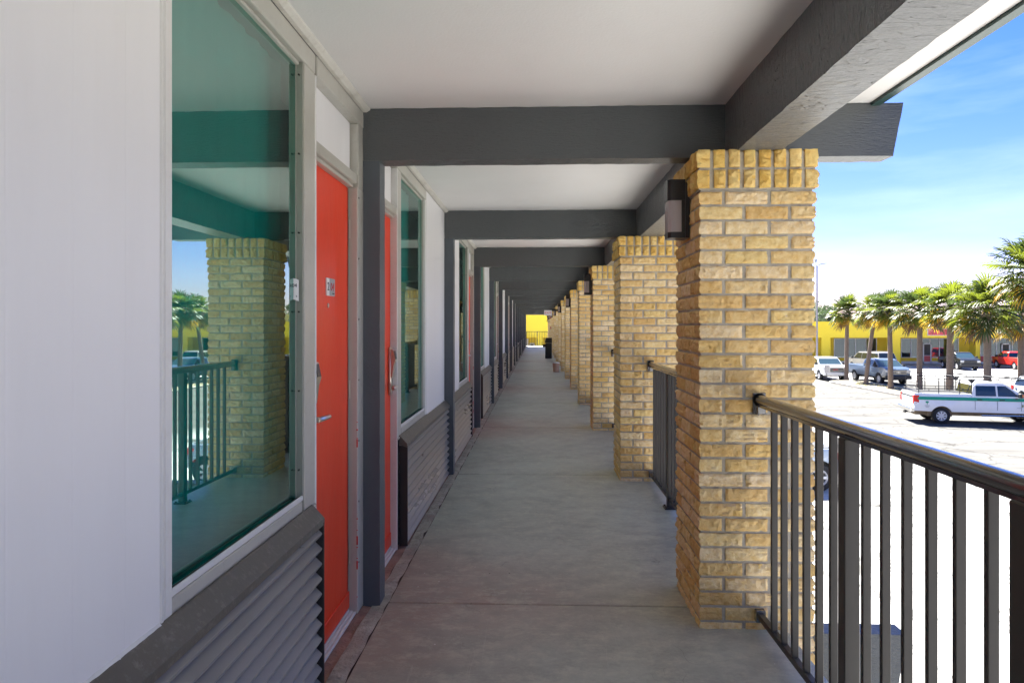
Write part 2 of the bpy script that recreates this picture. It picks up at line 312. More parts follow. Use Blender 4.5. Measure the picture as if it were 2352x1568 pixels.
def floor_mat():
    # sealed grey concrete: broad olive patches, painted red bounce by the doors, fine scratches, paint flecks
    m, n, l, b = newmat('stained_walkway_concrete')
    g = n.new('ShaderNodeNewGeometry')
    def nz(s, d=6, r=0.6, st=(1, 1, 1), rot=0):
        mp = n.new('ShaderNodeMapping'); mp.inputs['Scale'].default_value = st; mp.inputs['Rotation'].default_value = (0, 0, rot); l.new(g.outputs['Position'], mp.inputs[0])
        t = n.new('ShaderNodeTexNoise'); t.inputs['Scale'].default_value = s; t.inputs['Detail'].default_value = d; t.inputs['Roughness'].default_value = r; l.new(mp.outputs[0], t.inputs['Vector']); return t
    def mr(t, a, c, lo=0.0, hi=1.0):
        k = n.new('ShaderNodeMapRange'); k.inputs[1].default_value = a; k.inputs[2].default_value = c; k.inputs[3].default_value = lo; k.inputs[4].default_value = hi; l.new(t.outputs[0], k.inputs[0]); return k
    def mix(fac, c1, c2):
        k = n.new('ShaderNodeMixRGB'); l.new(fac.outputs[0], k.inputs[0])
        if isinstance(c1, tuple): k.inputs[1].default_value = (*c1, 1)
        else: l.new(c1.outputs[0], k.inputs[1])
        if isinstance(c2, tuple): k.inputs[2].default_value = (*c2, 1)
        else: l.new(c2.outputs[0], k.inputs[2])
        return k
    a = mix(mr(nz(1.1, 10, 0.72), 0.33, 0.67), (0.38, 0.395, 0.33), (0.50, 0.54, 0.455))
    # red bounce light painted on the concrete in front of the doors (which stand at every second post)
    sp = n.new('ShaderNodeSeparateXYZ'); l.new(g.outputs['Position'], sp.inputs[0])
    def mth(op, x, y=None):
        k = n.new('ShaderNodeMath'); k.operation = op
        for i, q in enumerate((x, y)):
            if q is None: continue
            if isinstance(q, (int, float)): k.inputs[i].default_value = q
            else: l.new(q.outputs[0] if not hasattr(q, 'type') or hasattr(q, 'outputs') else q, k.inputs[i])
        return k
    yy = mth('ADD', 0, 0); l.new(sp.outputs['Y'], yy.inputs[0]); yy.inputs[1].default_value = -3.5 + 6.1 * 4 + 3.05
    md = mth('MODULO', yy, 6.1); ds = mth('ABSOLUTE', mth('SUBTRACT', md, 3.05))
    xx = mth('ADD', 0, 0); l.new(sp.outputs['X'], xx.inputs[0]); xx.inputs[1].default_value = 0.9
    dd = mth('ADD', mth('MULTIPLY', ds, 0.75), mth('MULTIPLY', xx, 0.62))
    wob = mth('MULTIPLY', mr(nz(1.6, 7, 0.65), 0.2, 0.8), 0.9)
    door_bounce = mr(mth('ADD', dd, wob), 0.45, 1.65, 0.80, 0.0)
    a = mix(door_bounce, a, (0.34, 0.19, 0.14))
    a = mix(mr(nz(4.0, 12, 0.8, (0.8, 1.1, 1)), 0.46, 0.60, 0, 0.6), a, (0.27, 0.265, 0.23))
    a = mix(mr(nz(7.5, 12, 0.85, (0.8, 1.2, 1)), 0.49, 0.60, 0, 0.48), a, (0.64, 0.64, 0.49))
    a = mix(mr(nz(23, 10, 0.9), 0.42, 0.60, 0, 0.38), a, (0.28, 0.275, 0.25))
    def lines(scale, st, rot, wd, amt, col, base):
        t = nz(scale, 3, 0.5, st, rot); q = mth('ABSOLUTE', mth('SUBTRACT', t, 0.5)); mk = mr(q, 0.0, wd, amt, 0.0)
        gate = mr(nz(2.2, 4, 0.6, (1.3, 0.8, 1), rot + 1), 0.50, 0.60, 0, 1); return mix(mth('MULTIPLY', mk, gate), base, col)
    a = lines(2.4, (2.6, 0.22, 1), 0.12, 0.0035, 0.5, (0.52, 0.52, 0.44), a)
    a = lines(3.1, (0.3, 2.2, 1), 0.5, 0.0035, 0.45, (0.52, 0.50, 0.42), a)
    a = lines(5.0, (1.8, 0.4, 1), -0.7, 0.004, 0.4, (0.50, 0.50, 0.44), a)
    a = lines(1.5, (1, 1, 1), 0.3, 0.0016, 0.6, (0.09, 0.085, 0.08), a)
    vr = n.new('ShaderNodeTexVoronoi'); vr.inputs['Scale'].default_value = 11; vr.inputs['Randomness'].default_value = 1.0; l.new(g.outputs['Position'], vr.inputs['Vector'])
    rnd = n.new('ShaderNodeSeparateColor'); l.new(vr.outputs['Color'], rnd.inputs[0])
    fl = mth('LESS_THAN', 0, 0); l.new(vr.outputs['Distance'], fl.inputs[0]); fl.inputs[1].default_value = 0.055
    rr = mth('GREATER_THAN', 0, 0.86); l.new(rnd.outputs[0], rr.inputs[0]); rr.inputs[1].default_value = 0.80
    a = mix(mth('MULTIPLY', fl, rr), a, (0.68, 0.68, 0.64))
    rr2 = mth('LESS_THAN', 0, 0.12); l.new(rnd.outputs[1], rr2.inputs[0]); rr2.inputs[1].default_value = 0.1
    a = mix(mth('MULTIPLY', fl, rr2), a, (0.035, 0.03, 0.03))
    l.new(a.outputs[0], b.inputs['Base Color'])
    rg = mr(nz(1.7, 6), 0.3, 0.7, 0.34, 0.55); l.new(rg.outputs[0], b.inputs['Roughness'])
    bp = n.new('ShaderNodeBump'); bp.inputs['Strength'].default_value = 0.25; bp.inputs['Distance'].default_value = 0.004; l.new(nz(40, 6, 0.65).outputs[0], bp.inputs['Height']); l.new(bp.outputs[0], b.inputs['Normal'])
    return m
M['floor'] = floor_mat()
M['grout'] = pm('crumbling_edge_mortar', (0.40, 0.37, 0.31), 0.9, 0.35, 14, 1.0, 60, dirt=(0.13, 0.04, 0.028), dscale=3.5, damt=0.75, world=True)
M['redstrip'] = pm('red_stained_edge_concrete', (0.32, 0.19, 0.15), 0.85, 0.3, 9, 0.9, 70, dirt=(0.24, 0.22, 0.18), dscale=11, damt=0.7, world=True)
M['crack'] = pm('dirty_crack', (0.075, 0.055, 0.045), 0.95, 0.4, 6)
M['slab'] = pm('slab_edge_concrete', (0.25, 0.25, 0.24), 0.8, 0.15, 4, 0.3, 30)

def lot_mat():
    m, n, l, b = newmat('pale_bounce_lot_paving')
    g = n.new('ShaderNodeNewGeometry')
    def nz(s, d=6, r=0.6, st=(1, 1, 1)):
        mp = n.new('ShaderNodeMapping'); mp.inputs['Scale'].default_value = st; l.new(g.outputs['Position'], mp.inputs[0])
        t = n.new('ShaderNodeTexNoise'); t.inputs['Scale'].default_value = s; t.inputs['Detail'].default_value = d; t.inputs['Roughness'].default_value = r; l.new(mp.outputs[0], t.inputs['Vector']); return t
    t = nz(0.45, 12, 0.78, (0.6, 1.4, 1)); r = n.new('ShaderNodeValToRGB'); l.new(t.outputs[0], r.inputs[0])
    r.color_ramp.elements[0].position = 0.385; r.color_ramp.elements[0].color = (0.062, 0.060, 0.056, 1); r.color_ramp.elements[1].position = 0.49; r.color_ramp.elements[1].color = (0.56, 0.555, 0.535, 1)
    sx_ = n.new('ShaderNodeSeparateXYZ'); l.new(g.outputs['Position'], sx_.inputs[0])
    wob = n.new('ShaderNodeMath'); wob.operation = 'MULTIPLY_ADD'; wob.inputs[1].default_value = 2.5; l.new(nz(0.35, 6, 0.65).outputs[0], wob.inputs[0]); l.new(sx_.outputs['X'], wob.inputs[2])
    ap = n.new('ShaderNodeMapRange'); ap.inputs[1].default_value = 12.5; ap.inputs[2].default_value = 15.0; l.new(wob.outputs[0], ap.inputs[0])  # pale apron added by the motel to bounce sunlight into the walkway
    ra = n.new('ShaderNodeValToRGB'); l.new(nz(0.5, 12, 0.78, (0.35, 1.5, 1)).outputs[0], ra.inputs[0])
    ra.color_ramp.elements[0].position = 0.36; ra.color_ramp.elements[0].color = (0.082, 0.079, 0.073, 1); ra.color_ramp.elements[1].position = 0.58; ra.color_ramp.elements[1].color = (0.135, 0.131, 0.123, 1)
    ay = n.new('ShaderNodeMapRange'); ay.inputs[1].default_value = 56; ay.inputs[2].default_value = 62; ay.inputs[3].default_value = 1; ay.inputs[4].default_value = 0; l.new(sx_.outputs['Y'], ay.inputs[0])  # paving by the shops also made pale, so its bounce lifts their facade
    am = n.new('ShaderNodeMath'); am.operation = 'MULTIPLY'; l.new(ap.outputs[0], am.inputs[0]); l.new(ay.outputs[0], am.inputs[1])
    mz = n.new('ShaderNodeMixRGB'); l.new(am.outputs[0], mz.inputs[0]); l.new(r.outputs[0], mz.inputs[1]); l.new(ra.outputs[0], mz.inputs[2]); r = mz
    # cracks
    v = n.new('ShaderNodeTexVoronoi'); v.feature = 'DISTANCE_TO_EDGE'; v.inputs['Scale'].default_value = 0.42
    wv = nz(1.2, 5, 0.7); ad = n.new('ShaderNodeVectorMath'); ad.operation = 'MULTIPLY_ADD'; ad.inputs[1].default_value = (1.4, 1.4, 0)
    l.new(wv.outputs['Color'], ad.inputs[0]); l.new(g.outputs['Position'], ad.inputs[2]); l.new(ad.outputs[0], v.inputs['Vector'])
    k = n.new('ShaderNodeMapRange'); k.inputs[1].default_value = 0.004; k.inputs[2].default_value = 0.02; k.inputs[3].default_value = 0.8; k.inputs[4].default_value = 0; l.new(v.outputs['Distance'], k.inputs[0])
    mc = n.new('ShaderNodeMixRGB'); mc.inputs[2].default_value = (0.045, 0.043, 0.04, 1); l.new(k.outputs[0], mc.inputs[0]); l.new(r.outputs[0], mc.inputs[1])
    t2 = nz(0.8, 10, 0.75, (0.3, 2.5, 1)); k2 = n.new('ShaderNodeMapRange'); k2.inputs[1].default_value = 0.56; k2.inputs[2].default_value = 0.75; k2.inputs[4].default_value = 0.85; l.new(t2.outputs[0], k2.inputs[0])
    mc2 = n.new('ShaderNodeMixRGB'); mc2.inputs[2].default_value = (0.070, 0.067, 0.062, 1); l.new(k2.outputs[0], mc2.inputs[0]); l.new(mc.outputs[0], mc2.inputs[1])
    l.new(mc2.outputs[0], b.inputs['Base Color']); b.inputs['Roughness'].default_value = 0.95; b.inputs['Specular IOR Level'].default_value = 0.08
    bp = n.new('ShaderNodeBump'); bp.inputs['Strength'].default_value = 0.4; bp.inputs['Distance'].default_value = 0.02; l.new(nz(14, 5, 0.7).outputs[0], bp.inputs['Height']); l.new(bp.outputs[0], b.inputs['Normal'])
    return m
M['lot'] = lot_mat()
M['yellow'] = pm('yellow_stucco', (0.84, 0.62, 0.035), 0.75, 0.05, 0.6, 0.2, 20)
M['yellow_in'] = pm('shaded_yellow_recess_wall', (0.74, 0.53, 0.03), 0.8, 0.05, 0.8)  # canopy shade painted in: darker copy of the yellow stucco
M['storewhite'] = pm('off_white_base_wall', (0.62, 0.62, 0.60), 0.7, 0.06)
M['storered'] = pm('faded_red_wall', (0.55, 0.10, 0.09), 0.7, 0.08)
M['storeglass'] = glass_mat('shop_window_glass', (0.55, 0.64, 0.70), (0.55, 0.62, 0.62), 0.30)
M['blind'] = pm('shop_blind', (0.17, 0.19, 0.20), 0.9, 0.25, 4, stretch=(3, 1, 0.1))
M['shopdark'] = pm('dim_shop_interior', (0.07, 0.065, 0.06), 0.9, 0.4, 1.2)
M['alu'] = pm('shopfront_aluminium', (0.60, 0.61, 0.62), 0.4, 0.04)
M['roofgrey'] = pm('grey_roof_sheet', (0.30, 0.32, 0.35), 0.6, 0.08)
M['bark'] = pm('palm_trunk_fibre', (0.20, 0.15, 0.115), 0.95, 0.3, 9, 1.0, 30, stretch=(1, 1, 5))
M['kerb'] = pm('kerb_concrete', (0.42, 0.39, 0.33), 0.85, 0.2, 2, 0.4, 30, dirt=(0.10, 0.09, 0.07), dscale=1.6, damt=0.8, world=True)
M['verge'] = pm('dry_sandy_verge', (0.36, 0.31, 0.20), 0.95, 0.25, 2, 0.8, 20, dirt=(0.16, 0.17, 0.06), dscale=1.1, damt=0.8, world=True)

def leaf_mat(name, col, tr):
    m, n, l, b = newmat(name)
    b.inputs['Base Color'].default_value = (*col, 1); b.inputs['Roughness'].default_value = 0.42; b.inputs['Specular IOR Level'].default_value = 0.4
    t = n.new('ShaderNodeBsdfTranslucent'); t.inputs['Color'].default_value = (*tr, 1)
    x = n.new('ShaderNodeMixShader'); x.inputs[0].default_value = 0.38
    g = n.new('ShaderNodeNewGeometry'); h = n.new('ShaderNodeHueSaturation'); h.inputs['Color'].default_value = (*col, 1)
    k = n.new('ShaderNodeMapRange'); k.inputs[3].default_value = 0.6; k.inputs[4].default_value = 1.5; l.new(g.outputs['Random Per Island'], k.inputs[0]); l.new(k.outputs[0], h.inputs['Value']); l.new(h.outputs[0], b.inputs['Base Color'])
    l.new(b.outputs[0], x.inputs[1]); l.new(t.outputs[0], x.inputs[2]); l.new(x.outputs[0], n['Material Output'].inputs['Surface'])
    return m
M['lf1'] = leaf_mat('palm_leaf_green', (0.095, 0.118, 0.018), (0.19, 0.23, 0.02))
M['lf2'] = leaf_mat('palm_leaf_deep_green', (0.040, 0.060, 0.022), (0.07, 0.11, 0.025))
M['lf3'] = leaf_mat('palm_leaf_yellow', (0.42, 0.25, 0.03), (0.60, 0.36, 0.03))
M['lf4'] = leaf_mat('palm_leaf_brown', (0.16, 0.09, 0.045), (0.2, 0.11, 0.04))
M['oak'] = leaf_mat('distant_tree_leaf', (0.06, 0.09, 0.05), (0.08, 0.12, 0.04))

# ------------------------------------------------------------------ setting: lot, walkway floor
BAY = 3.05; Y0 = 3.5; K0, K1 = -2, 15
YS = [Y0 + BAY * k for k in range(K0, K1 + 1)]
YA, YB = -4.0, 50.2
MB().quad([(-900, -700, GZ), (1100, -700, GZ), (1100, 1500, GZ), (-900, 1500, GZ)]).build('parking_lot', M['lot'], kind='structure')

fl = MB()
ys = sorted([YA] + [y - 0.02 for y in YS] + [YB])
for a, b_ in zip(ys[:-1], ys[1:]):
    g0 = 0.0055
    fl.prism([(a + g0, -0.22), (b_ - g0, -0.22), (b_ - g0, -0.004), (b_ - g0 - 0.004, 0.0), (a + g0 + 0.004, 0.0), (a + g0, -0.004)], 'x', -0.760, 1.16, 0)
fl.box(-0.79, 1.155, YA, YB, -0.224, -0.012, 1)
def rough_strip(mb, x0, x1, z, amp, m, seed, ccell=0.05):
    n = int((YB - YA) / ccell); rows = []
    xs = [x0, (x0*2 + x1)/3, (x0 + 2*x1)/3, x1]
    for i in range(n + 1):
        y = YA + (YB - YA) * i / n; r = []
        for j, x in enumerate(xs):
            q = Vector((x*9, y*7, seed)); dz = mnoise.noise(q) * amp; dx = mnoise.noise(q + Vector((9, 3, 5))) * amp * (1.2 if j == 3 else 0)
            r.append(len(mb.v)); mb.v.append((x + dx, y, z + dz - (0.004 if j == 3 else 0)))
        rows.append(r)
    for i in range(n):
        for j in range(3):
            mb.f.append((rows[i][j], rows[i][j+1], rows[i+1][j+1], rows[i+1][j])); mb.m.append(m)
rough_strip(fl, -0.96, -0.842, -0.003, 0.012, 2, 1.0)
rough_strip(fl, -0.840, -0.766, 0.002, 0.014, 3, 4.0)
fl.box(-0.97, -0.77, YA, YB, -0.224, -0.03, 1)
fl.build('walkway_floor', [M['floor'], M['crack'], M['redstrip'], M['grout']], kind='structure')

# ------------------------------------------------------------------ the motel building and its parts
motel = empty('motel_building', (0, 0, 0), label='two storey motel wing with white siding, red doors and dark beams along its walkway', cat='building')
MB().box(-0.90, 1.646, YA, YB, 2.52, 2.60).build('ceiling', M['ceiling'], motel)
MB().box(-8.5, 1.66, YA, YB + 0.2, 2.602, 2.82).build('roof', M['roofgrey'], motel)
fa = MB(); fa.box(1.648, 1.692, YA, YB + 0.2, 2.505, 2.86); fa.build('fascia', M['fascia'], motel)
MB().prism([(-0.884, 2.500), (-0.866, 2.500), (-0.848, 2.512), (-0.846, 2.519), (-0.884, 2.519)], 'y', YA, YB).build('ceiling_moulding', M['mould'], motel)
mass = MB(); mass.box(-8.3, -1.35, YA, YB, GZ, 2.60); mass.box(-8.3, -0.9, YB - 0.12, YB, -0.2, 2.52); mass.box(-8.3, -0.9, YA, YA + 0.1, -0.2, 2.52)
mass.build('inner_wall', M['siding'], motel)
MB().box(-1.35, 1.13, YA, YB, -0.42, -0.226).build('floor_slab', M['slab'], motel)
MB().box(-1.34, -1.0, YA, YB, GZ, -0.43).build('lower_wall', M['siding'], motel)

def timber(amp, sx=(1, 1, 1)):
    def d(p, f):
        q = Vector((p.x * 14, p.y * 14, p.z * 14))
        e = Vector((mnoise.noise(q), mnoise.noise(q + Vector((31, 7, 3))), mnoise.noise(q + Vector((3, 57, 11)))))
        c = mnoise.noise(p * 60.0) * 0.4
        return p + Vector((e.x * sx[0], e.y * sx[1], e.z * sx[2])) * amp * (1 + c)
    return d
# long beam over the pillars
def beamtaper(p, f): return timber(0.0035)(p, f)
lb = MB(); lb.grid_box(0.935, 1.143, YA, 12, 2.238, 2.5195, 0.05, beamtaper, cells=(4, 320, 5)); lb.box(0.935, 1.143, 12, YB, 2.238, 2.5195)
lb.build('long_beam', M['beam_y'], motel, smooth=35)
# one cross beam
cb = MB()
def cbd(p, f):
    q = timber(0.0028)(p, f)
    q.x -= 0.05 * (1 - f[2]) * min(1, max(0, (p.x - 1.3) / 0.5))
    return q
cb.grid_box(-0.885, 1.806, -0.062, 0.062, 2.256, 2.5185, 0.04, cbd, cells=(80, 4, 8))
cbm = cb.mesh('cross_beam', M['beam'], 35)
cbl = MB(); cbl.grid_box(-0.8, 1.825, -0.062, 0.062, -0.40, -0.105, 0.05, cbd, cells=(60, 3, 6)); 
lbm = cbl.mesh('lower_beam', M['beam'], 35)
pst = MB(); pst.grid_box(-0.888, -0.80, -0.058, 0.058, -0.01, 2.256, 0.05, timber(0.0022), cells=(3, 3, 46))
pstm = pst.mesh('wall_post', M['post'], 35)
for y in YS:
    link('cross_beam', cbm, motel, (0, y, 0)); link('wall_post', pstm, motel, (0, y, 0))
    link('lower_beam', lbm, motel, (0, y, 0))

# bay contents, measured from the post the door stands beside (s = direction away from it)
XW = -0.885
def build_bay(s):
    root = []
    def Y(a, b_): return (min(s*a, s*b_), max(s*a, s*b_))
    def bx(mb, x0, x1, a, b_, z0, z1, m=0, c=0.003):
        y0, y1 = Y(a, b_); mb.cbox(x0, x1, y0, y1, z0, z1, c, m)
    # wall panel beside the window
    p = MB(); y0, y1 = Y(1.927, 2.990); p.box(-0.95, XW - 0.002, y0, y1, 0.66, 2.50); root.append(p.build('wall_panel', M['siding'], motel))
    # caulk bead under the panel
    # door frame
    f = MB(); bx(f, -0.97, XW, 0.056, 0.165, 0.0, 2.10); bx(f, -0.97, XW - 0.004, 0.166, 0.79, 2.117, 2.165)
    bx(f, -0.955, XW + 0.002, 0.056, 0.79, 2.42, 2.50); bx(f, -0.97, XW - 0.001, 0.056, 0.15, 2.10, 2.42)
    bx(f, -0.950, -0.930, 0.166, 0.185, 0.02, 2.10, c=0.001); bx(f, -0.950, -0.905, 0.166, 0.79, 2.098, 2.116)
    for k in range(7):
        z = 0.25 + 0.30 * k; yy = s * 0.148; f.lathe([(0.005, -0.884), (0.005, -0.882)], (0, yy, z), 'x', 8, 1)
    for k in range(16):
        z = random.gauss(0.30, 0.10) if k % 4 else random.gauss(0.88, 0.07); h = random.choice((0.003, 0.005, 0.008, 0.04)); y0_, y1_ = Y(0.1625 + random.uniform(-0.001, 0.001), 0.1657); f.box(XW - 0.006, XW + 0.0008, y0_, y1_ , z, z + h, 2)
    root.append(f.build('door_frame', [M['frame'], M['screw'], M['chip']], motel))
    t = MB(); bx(t, -0.945, -0.925, 0.16, 0.79, 2.166, 2.42); root.append(t.build('transom_panel', M['siding'], motel))
    # threshold
    th = MB(); 
    for k in range(4): bx(th, -0.955 + 0.016*k, -0.941 + 0.016*k, 0.166, 0.79, 0.0, 0.028 - 0.005*k, c=0.002)
    root.append(th.build('threshold', M['frame_white'], motel))
    # door leaf, pivot at hinge
    d = MB(); bx(d, -0.972, -0.930, 0.168, 0.792, 0.03, 2.097, 0, 0.003); bx(d, -0.930, -0.924, 0.17, 0.79, 0.034, 0.115, 0, 0.002)
    door = d.build('door', M['door'], motel); root.append(door)
    h = MB(); bx(h, -0.930, -0.912, 0.722, 0.786, 0.985, 1.285, 0, 0.005)
    # angled card reader head
    ya, yb = Y(0.726, 0.783); h.prism([(-0.912, 1.275), (-0.897, 1.266), (-0.886, 1.205), (-0.895, 1.175), (-0.905, 1.10), (-0.912, 1.09)], 'y', ya, yb, 0)
    ya, yb = Y(0.733, 0.777); h.prism([(-0.8965, 1.262), (-0.8945, 1.2625), (-0.8845, 1.211), (-0.8865, 1.210)], 'y', ya, yb, 1)
    h.lathe([(0.013, -0.912), (0.013, -0.886)], (0, s*0.757, 1.035), 'x', 12)
    h.tube([(-0.888, s*0.760, 1.035), (-0.880, s*0.740, 1.037), (-0.877, s*0.69, 1.036), (-0.880, s*0.640, 1.034)], [0.011, 0.012, 0.010, 0.010], 8)
    h.build('door_handle', [M['metal'], M['lampblack']], door, 40)
    pv = MB(); pv.lathe([(0.011, -0.930), (0.011, -0.926), (0.006, -0.925)], (0, s*0.50, 1.508), 'x', 14); pv.build('peephole', M['metal'], door, 40)
    for z in (0.25, 1.06, 1.85):
        hg = MB(); hg.lathe([(0.006, z), (0.006, z+0.09)], (-0.927, s*0.167, 0), 'z', 8); hg.build('hinge', M['metal'], door, 40)
    # mullion between door and window, and frame round the glass
    wdw = MB()
    bx(wdw, -0.965, XW, 0.79, 0.802, 0.70, 2.42, 1)               # bright door-side edge
    bx(wdw, -0.965, XW, 0.790, 0.802, 0.0, 0.70, 1)
    bx(wdw, -0.940, XW - 0.0025, 0.803, 0.925, 0.71, 2.42, 0)
    bx(wdw, -0.9165, -0.8925, 0.926, 0.934, 0.76, 2.42, 2, 0.001)
    bx(wdw, -0.945, -0.9160, 0.926, 0.940, 0.76, 2.42, 2, 0.002)
    bx(wdw, -0.945, XW - 0.001, 1.872, 1.906, 0.71, 2.42, 1); bx(wdw, -0.945, XW - 0.008, 1.907, 1.911, 0.71, 2.42, 2); bx(wdw, -0.945, XW + 0.001, 1.912, 1.926, 0.71, 2.42, 1)
    bx(wdw, -0.945, -0.90, 1.864, 1.871, 0.76, 2.42, 0)
    bx(wdw, -0.953, XW - 0.0005, 0.803, 1.926, 2.421, 2.50, 0)    # head
    bx(wdw, -0.945, -0.905, 0.934, 1.87, 2.408, 2.4205, 0)
    bx(wdw, -0.953, XW + 0.004, 0.803, 1.926, 0.695, 0.71, 0)       # sill
    bx(wdw, -0.945, -0.897, 0.941, 1.87, 0.7105, 0.755, 0)
    bx(wdw, -0.900, -0.892, 0.926, 1.87, 0.752, 0.772, 1); bx(wdw, -0.8975, -0.890, 0.941, 1.87, 0.7105, 0.7515, 0)
    bx(wdw, -0.9145, -0.9015, 0.941, 1.863, 0.7552, 0.766, 3, 0.001)
    wo = wdw.build('window', [M['frame'], M['frame_white'], M['return'], M['screw']], motel); root.append(wo)
    for k in range(6):
        z = 0.87 + 0.30*k
        for x in (-0.922, -0.905):
            q = MB(); q.lathe([(0.0035, s*0.9255 if x > -0.91 else s*0.9395), (0.0035, s*0.9415)], (x, 0, z), 'y', 8); q.build('screw', M['screw'], wo)
    g = MB(); tilt = 0.0045
    g.quad([(-0.918 , s*0.94, 0.76), (-0.918 + s*tilt, s*1.87, 0.76), (-0.918 + s*tilt, s*1.87, 2.41), (-0.918, s*0.94, 2.41)][:: s])
    g.build('glass', M['winglass'], wo)
    c = MB(); n = 420; pv_ = None
    for i in range(n + 1):
        yy = 0.80 + 1.12 * i / n; x = -1.03 + 0.004 * math.sin(i * 0.157) + 0.004 * math.sin(i * 0.089 + 1)
        cur = len(c.v); c.v += [(x, s*yy, 0.68), (x, s*yy, 2.46)]
        if i: c.f.append((cur-2, cur, cur+1, cur-1)); c.m.append(0)
    c.build('curtain', M['curtain'], wo, 60)
    # louvered heater grille under the window
    lv = MB(); zt = 0.655; pitch = 0.0585; y0, y1 = Y(0.872, 2.972)
    k = 0; z = zt
    while z - pitch > 0.01:
        lv.prism([(-0.890, z + 0.006), (-0.838, z - pitch + 0.016), (-0.8365, z - pitch + 0.012), (-0.841, z - pitch + 0.003), (-0.850, z - pitch + 0.010), (-0.890, z - 0.006)], 'y', y0, y1, 0); z -= pitch
    y0, y1 = Y(0.860, 2.98); lv.box(-0.945, -0.892, y0, y1, 0.012, 0.655, 1)
    lo = lv.build('louver_panel', [M['louver'], M['black']], motel); root.append(lo)
    e = MB(); bx(e, -0.886, -0.832, 0.856, 0.864, 0.006, 0.650, 0, 0.002); e.build('end_plate', M['dkplate'], lo)
    cp = MB(); y0, y1 = Y(0.850, 2.988); cp.prism([(-0.886, 0.7165), (-0.8795, 0.7135), (-0.834, 0.664), (-0.834, 0.640), (-0.838, 0.640), (-0.876, 0.655), (-0.886, 0.660)], 'y', y0, y1)
    cp.build('sill_cap', M['cap'], lo)
    cf = MB(); rows = []
    for i in range(60):
        yy = s * (1.93 + 1.055 * i / 59); a_ = 0.002 + 0.003 * mnoise.noise(Vector((i * 0.6, s, 2)))
        rows.append(len(cf.v)); cf.v += [(XW - 0.003, yy, 0.719 + a_), (XW + 0.002 + a_*0.4, yy, 0.7165), (XW + 0.006 + a_*0.5, yy, 0.711)]
        if i:
            a0, a1 = rows[-2], rows[-1]
            for j in (0, 1): cf.f.append((a0+j, a0+j+1, a1+j+1, a1+j)); cf.m.append(0)
    cf.build('caulk_bead', M['frame_white'], lo)
    return root
bayA = build_bay(-1); bayB = build_bay(1)
for o in bayA: o.location.y = Y0
for o in bayB: o.location.y = Y0
for k in range(K0, K1 + 1):
    y = Y0 + BAY * k
    if k % 2 == 0 and k != 0:
        if y - BAY > YA - 0.5:
            for o in bayA: copy_tree(o, None, (0, y, 0))
        if y + BAY < YB:
            for o in bayB: copy_tree(o, None, (0, y, 0))
# room number sign on door 204 and the small plate on the mullion
doorA = [o for o in bayA if o.name.startswith('door') and 'frame' not in o.name][0]
npl = MB()
npl.cbox(-0.930, -0.9235, -0.533, -0.418, 1.551, 1.629, 0.001, 0)
npl.box(-0.9236, -0.9226, -0.494, -0.419, 1.552, 1.628, 1)
rot = Matrix(((0, 0, 1, 0), (1, 0, 0, 0), (0, 1, 0, 0), (0, 0, 0, 1)))
npl.text('2', 0.052, Matrix.Translation((-0.9228, -0.513, 1.590)) @ rot, 2, 0.0006)
npl.text('04', 0.052, Matrix.Translation((-0.9222, -0.457, 1.590)) @ rot, 3, 0.0006)
npl.box(-0.9232, -0.9223, -0.455, -0.425, 1.560, 1.565, 2)
npl.build('door_number_sign', [M['white'], M['mirror'], M['ink'], M['redink']], doorA, label='number sign reading 204 on the nearest red door')
winA = [o for o in bayA if o.name.startswith('window')][0]
pl = MB(); n = 8; pr = []
for i in range(n + 1):
    f = i / n; x = -0.938 + 0.036 * f; yy = -0.952 - 0.010 * math.sin(math.pi * f) ; zo = 0.004 * math.sin(math.pi * f) * 1.2 - 0.003*f
    b = len(pl.v); pl.v += [(x, yy, 1.513 + zo), (x, yy, 1.593 + zo), (x, yy + 0.004, 1.513 + zo), (x, yy + 0.004, 1.593 + zo)]
    if i:
        a = b - 4; mi = 0 if i != 1 else 2
        pl.f += [(a, b, b+1, a+1), (a+2, a+3, b+3, b+2), (a+1, b+1, b+3, a+3), (a, a+2, b+2, b)]; pl.m += [mi]*4
pl.text('204', 0.019, Matrix.Translation((-0.9175, -0.9635, 1.568)) @ Matrix.Rotation(R(90), 4, 'X'), 1, 0.0003)
pl.text('B', 0.009, Matrix.Translation((-0.906, -0.9605, 1.528)) @ Matrix.Rotation(R(90), 4, 'X'), 1, 0.0003)
pl.build('room_plate', [M['white'], M['ink'], M['redink']], winA, label='small white plate reading 204 on the window jamb')

# ------------------------------------------------------------------ brick pillars
PX0, PX1 = 0.766, 1.288; PW = PX1 - PX0; COURSE = 0.0696; BH = 0.0572; JT = 0.0170
SH_TOP = 2.236 - 2 * 0.0955
def brick_disp(W, amp, seed, cap=0.0):
    h = W / 2
    def d(p, f):
        q = p.copy(); n1 = mnoise.noise(Vector((p.x*24, p.y*24, p.z*24)) + Vector((seed, 0, 0))); n2 = mnoise.noise(Vector((p.x*75, p.y*75, p.z*75)) + Vector((0, seed, 0)))
        n3 = 1 - abs(mnoise.noise(Vector((p.x*34 + seed, p.y*34, p.z*52)))) * 2.4
        round_ = 1.0 if (f[2] < 1e-4 or f[2] > 1 - 1e-4) else 0.0
        out = min(amp * (0.50 + 0.55 * n1 + 0.45 * n2 + 0.55 * n3), amp * 1.35) + cap
        for ax in (0, 1):
            for sg in (-1, 1):
                if abs(p[ax] - sg * h) < 1e-4:
                    fr = f[1 - ax]; ee = min(fr, 1 - fr) ; other = abs(abs(p[1-ax]) - h) < 1e-4
                    r2 = max(round_, 0 if other else (1.0 if ee < 1e-4 else 0.0))
                    q[ax] = p[ax] + sg * (out - r2 * (amp * (0.55 + 0.5*n2)))
        q.z = p.z + 0.0016 * n1 + (0.0014 * n2)
        return q
    return d
